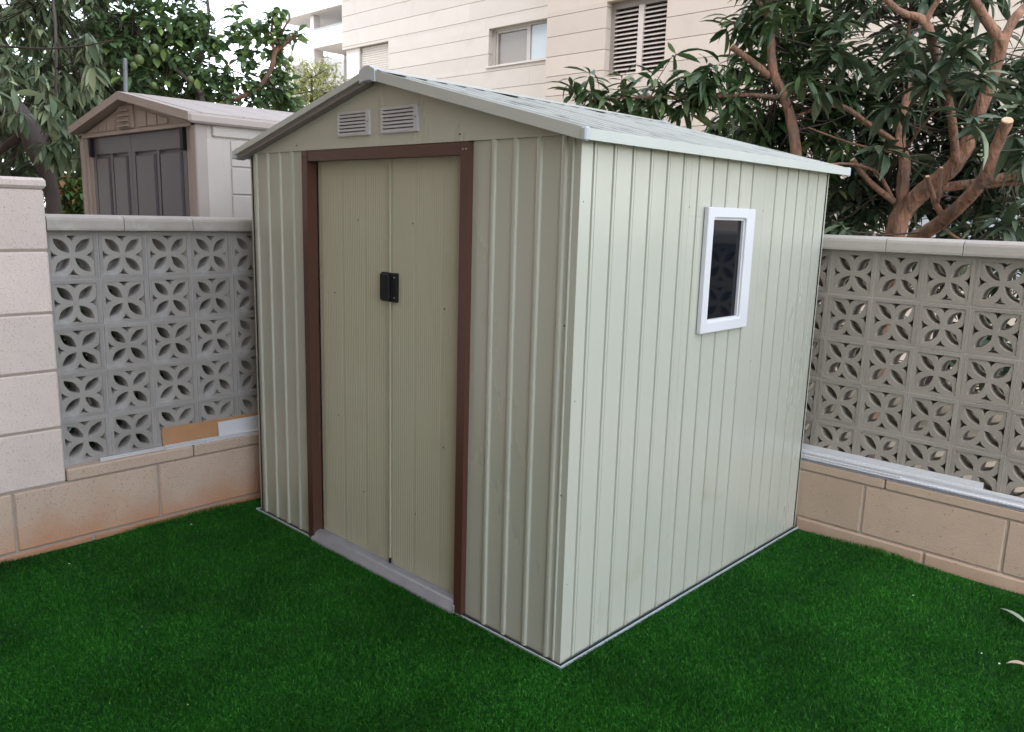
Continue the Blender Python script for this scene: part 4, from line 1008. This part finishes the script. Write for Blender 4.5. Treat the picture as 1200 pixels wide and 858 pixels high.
T['T5'] = [(0.1, 3.5, 1.93, 0.036), (0.12, 3.2, 2.21, 0.029), (0.05, 3.1, 2.46, 0.031), (-0.01, 3.0, 2.67, 0.033), (-0.11, 2.95, 2.72, 0.024), (-0.19, 2.9, 2.79, 0.022), (-0.31, 2.8, 2.93, 0.014)]
T['T5b'] = [(-0.01, 3.0, 2.66, 0.017), (0.03, 3.0, 2.75, 0.014), (0.08, 3.0, 2.84, 0.012)]
T['T3'] = [(-.24, 3.55, 1.05, .07), (-.14, 3.42, 1.30, .062), (-0.04, 3.3, 1.46, 0.058), (0.1, 3.1, 1.52, 0.052), (0.27, 2.9, 1.62, 0.047), (0.45, 2.7, 1.78, 0.042), (0.51, 2.6, 1.9, 0.036), (0.58, 2.5, 2.06, 0.033)]
T['T3b'] = [(0.43, 2.71, 1.755, 0.013), (0.55, 2.7, 1.77, 0.011), (0.64, 2.7, 1.78, 0.011), (0.78, 2.7, 1.8, 0.008)]
T['T6'] = [(-0.07, 3.55, 1.78, 0.04), (0.04, 3.6, 1.8, 0.035), (0.23, 3.6, 1.83, 0.031), (0.45, 3.6, 1.88, 0.03), (0.61, 3.6, 1.91, 0.025), (1.1, 3.5, 2.1, .015)]
T['T3c'] = [(0.24, 2.92, 1.60, 0.018), (0.20, 2.87, 1.67, 0.017), (0.18, 2.85, 1.73, 0.014), (0.16, 2.8, 1.82, 0.011)]
T['T3d'] = [(0.2, 2.87, 1.68, 0.012), (0.23, 2.8, 1.72, 0.012), (0.24, 2.75, 1.86, 0.009)]
T['T7'] = [(-0.26, 3.6, 1.70, 0.022), (-0.33, 3.3, 1.82, 0.016), (-0.41, 3.2, 1.95, 0.016)]
T['T8'] = [(-0.30, 3.68, 2.05, 0.027), (-0.36, 3.68, 2.11, 0.026), (-0.48, 3.6, 2.2, 0.025), (-0.62, 3.5, 2.31, 0.023), (-0.73, 3.4, 2.31, 0.017), (-0.84, 3.3, 2.25, 0.011)]
T['T4'] = [(-.66, 3.25, -.05, .055), (-.68, 3.2, .8, .048), (-0.7, 3.2, 1.48, 0.044), (-0.79, 3.2, 2.03, 0.041), (-0.85, 3.2, 2.24, 0.037), (-0.92, 3.2, 2.4, 0.034), (-0.99, 3.2, 2.53, 0.034), (-1.03, 3.2, 2.76, 0.028), (-1.07, 3.2, 2.98, 0.025), (-1.09, 3.2, 3.2, 0.017)]
T['T4b'] = [(-0.93, 3.2, 2.36, 0.016), (-1.12, 3.1, 2.38, 0.014), (-1.34, 2.9, 2.36, 0.012), (-1.47, 2.8, 2.355, 0.011), (-1.76, 2.7, 2.36, 0.009), (-2.06, 2.6, 2.36, 0.006)]
T['T4c'] = [(-1.02, 3.2, 2.50, 0.024), (-1.05, 3.15, 2.54, 0.023), (-1.2, 3.0, 2.68, 0.02)]
T['T4d'] = [(-1.03, 3.2, 2.77, 0.014), (-1.01, 3.1, 2.86, 0.014), (-1.04, 3.0, 2.94, 0.014), (-1.1, 2.9, 3.06, 0.011)]

for k_, s_ in (('M', .72), ('T3', .80), ('T2', .8), ('T5', .78), ('T8', .75), ('Mfl', .8), ('Mfr', .8), ('T6', .85), ('T4', .85)): T[k_] = [(x, y, z, r*s_) for x, y, z, r in T[k_]]
T['T9'] = [(-.26, 3.58, 1.70, .014), (-.30, 3.3, 1.88, .010), (-.45, 3.1, 1.92, .008), (-.62, 2.95, 1.86, .005)]
T['T10'] = [(-.32, 3.75, 2.0, .012), (-.15, 3.4, 2.05, .008), (.05, 3.1, 2.18, .006), (.2, 2.9, 2.2, .004)]
T['T11'] = [(-.30, 3.7, 2.02, .010), (-.48, 3.4, 2.06, .007), (-.72, 3.2, 2.16, .005)]
T['T12'] = [(.20, 3.0, 1.56, .010), (.34, 2.8, 1.50, .007), (.50, 2.7, 1.44, .004)]
tA = empty('mango_tree', (-.26, 3.6, -.04), 'large pruned tree with thick pinkish brown sawn limbs behind the right wall', 'tree')
nodes = []
for k in ('M', 'Mfl', 'Mfr', 'T2', 'T5', 'T5b', 'T3', 'T3b', 'T6', 'T3c', 'T3d', 'T7', 'T8', 'T9', 'T10', 'T11', 'T12'):
    _, c = limb(tA, T[k], M['barkR'], 'trunk' if k == 'M' else 'branch', cut=k in ('T3', 'T3c', 'T3d', 'T7')); nodes += c
CROWN_A = [(x, y, z, r, int(round(n*(.72 if z > 2.35 and y > 3.7 else 1)))) for x, y, z, r, n in CROWN_A]
crown(tA, CROWN_A, M['leafA'], (.10, .24), (.16, .27), per=11, seed=3, twigs=nodes, droop=(.1, .7))
tB = empty('mango_tree', (-.66, 3.25, -.04), 'slim leaning tree with a long horizontal leafy branch behind the shed roof', 'tree')
nodes = []
for k in ('T4', 'T4b', 'T4c', 'T4d'):
    _, c = limb(tB, T[k], M['barkR'], 'trunk' if k == 'T4' else 'branch', cut=k == 'T4c'); nodes += c
crown(tB, CROWN_B, M['leafB'], (.11, .21), (.20, .28), per=9, seed=4, twigs=nodes, droop=(.2, .8), hang=.1)

tL = empty('mango_tree', (-5.2, .1, -.04), 'tree with a thick dark leaning trunk and long drooping leaves left of the plastic shed', 'tree')
nodes = []
LT2 = [(x+.03*math.sin(z*5), y, z, r*.42) for x, y, z, r in LT2]
LT1b = [(-5.16, .10, -.05, .075), (-5.18, .10, .6, .06)]+LT1
for k, (nm, pts) in enumerate((('trunk', LT1b), ('branch', LT2), ('branch', LT3))):
    _, c = limb(tL, pts, M['barkD'], nm); nodes += c
_, c = limb(tL, [(-6.1, -1.0, 2.5, .02), (-5.6, -.7, 2.60, .012)]+LH, M['twig'], 'branch', sides=6)
crown(tL, CROWN_L, M['leafL'], (.08, .20), (.20, .32), per=17, seed=5, twigs=nodes, pitch=(-1.1, .3), hang=.35, droop=(.2, .9))

tC = empty('citrus_tree', (-5.7, 1.56, -.04), 'citrus tree with round green fruit behind the beige plastic shed', 'tree')
nodes = []
CT1b = [(-5.68, 1.55, -.05, .07), (-5.69, 1.555, .8, .058)]+CT1
for nm, pts, mm in (('trunk', CT1b, 'barkD'), ('branch', CT2, 'barkR'), ('branch', CT3, 'barkR'), ('branch', CT5, 'barkR'), ('branch', CT4, 'barkD')):
    _, c = limb(tC, pts, M[mm], nm, sides=8); nodes += c
crown(tC, CROWN_C, M['leafC'], (.07, .13), (.42, .58), per=10, seed=6, twigs=nodes, pitch=(-.9, .7), hang=.15, droop=(.2, .7), spread=.12)
for (x, y, z, r_) in FRUITS:
    r_ *= .85
    bm = bmesh.new(); bmesh.ops.create_uvsphere(bm, u_segments=14, v_segments=10, radius=r_)
    for v in bm.verts:
        v.co.z *= 1.06
    me = bpy.data.meshes.new('fruit'); bm.to_mesh(me); bm.free(); me.polygons.foreach_set('use_smooth', [True]*len(me.polygons))
    link('fruit', me, M['fruit'], tC, (x+5.7, y-1.56, z+.04))
    MB().tube([(x+5.7, y-1.56, z+.04+r_), (x+5.71, y-1.55, z+.04+r_+.06)], [.003, .003], 5).build('fruit_stem', M['twig'], tC)

tD = empty('olive_tree', (-9.3, 5.0, -.04), 'small sunlit yellow green tree between the citrus tree and the white houses', 'tree')
_, c = limb(tD, [(-9.3, 5.0, -.05, .07), (-9.28, 5.0, 1.6, .05), (-9.32, 5.02, 2.8, .03), (-9.4, 5.1, 3.5, .015)], M['barkD'], 'trunk')
crown(tD, CROWN_D, M['leafD'], (.06, .11), (.24, .34), per=12, seed=7, parts=0, n=2, twigs=c, hang=.1, spread=.12)

gx = sum(b[0] for b in CROWN_G)/len(CROWN_G); gy = sum(b[1] for b in CROWN_G)/len(CROWN_G)
tG = empty('broadleaf_tree', (gx, gy, -.04), 'dense green tree filling the background behind the leaning dark trunk at the far left', 'tree')
_, c = limb(tG, [(gx, gy, -.05, .06), (gx+.05, gy, 1.0, .035), (gx+.1, gy+.1, 1.7, .02), (gx-.1, gy, 2.3, .008)], M['barkD'], 'trunk')
crown(tG, CROWN_G, M['leafC'], (.09, .16), (.35, .5), per=10, seed=9, parts=0, n=2, twigs=c, hang=.2, spread=.12)

tF = empty('flowering_shrub', (-6.15, .60, -.04), 'low shrub with orange red flowers left of the plastic shed', 'shrub')
_, c = limb(tF, [(-6.15, .60, -.05, .03), (-6.15, .6, .8, .02), (-6.12, .62, 1.5, .01)], M['barkD'], 'stem')
crown(tF, CROWN_F, M['leafF'], (.05, .09), (.4, .6), per=10, seed=8, parts=0, n=2, twigs=c, spread=.15)

# dense hedge row beyond the right wall, dark and mostly hidden
SH_BL = [(-2.6+.55*k+random.uniform(-.1, .1), 5.2+random.uniform(-.2, .3), zz, .42, 26) for k in range(9) for zz in (.6, 1.25, 1.9)]
for i in range(3):
    bb = SH_BL[i*9:(i+1)*9]
    cx = sum(b[0] for b in bb)/9
    lab = ['dark broadleaf shrub farthest left behind the right wall, under the slim leaning tree',
           'dark broadleaf shrub behind the thick pruned trunk', 'dark broadleaf shrub at the right edge behind the right wall'][i]
    sh = empty('shrub', (cx, 5.2, -.04), lab, 'shrub', 'dark shrubs behind the right wall')
    _, c = limb(sh, [(cx, 5.2, -.05, .05), (cx+.05, 5.25, .8, .035), (cx, 5.2, 1.8, .02)], M['barkD'], 'stem')
    crown(sh, bb, M['leafA'], (.10, .19), (.28, .42), per=9, seed=20+i, parts=0, n=3, twigs=c, spread=.15)
hd = empty('hedge_shrub', (-2.72, -.9, -.04), 'dark leafy shrub seen only through the holes of the left pierced blocks', 'shrub')
_, c = limb(hd, [(-2.72, -.9, -.05, .03), (-2.70, -.85, .5, .02), (-2.72, -.8, 1.0, .01)], M['barkD'], 'stem')
crown(hd, [(-2.66, -1.3+.22*i, zz, .15, 14) for i in range(6) for zz in (.45, .72, .98, 1.2)], M['leafB'], (.07, .13), (.32, .45), per=8, seed=41, parts=0, n=2, twigs=None, spread=.12)
sh = empty('shrub', (-3.6, 2.9, -.04), 'low shrub hidden behind the corner where both pierced walls meet', 'shrub')
for kx in (): pass
_, c = limb(sh, [(-3.6, 2.9, -.05, .04), (-3.6, 2.9, .6, .03), (-3.55, 2.9, 1.2, .015)], M['barkD'], 'stem')
crown(sh, [(-3.6, 2.9, .7, .5, 50), (-3.1, 2.9, .6, .4, 30)], M['leafB'], (.08, .15), (.3, .45), per=8, seed=31, parts=0, n=2, twigs=c, spread=.12)
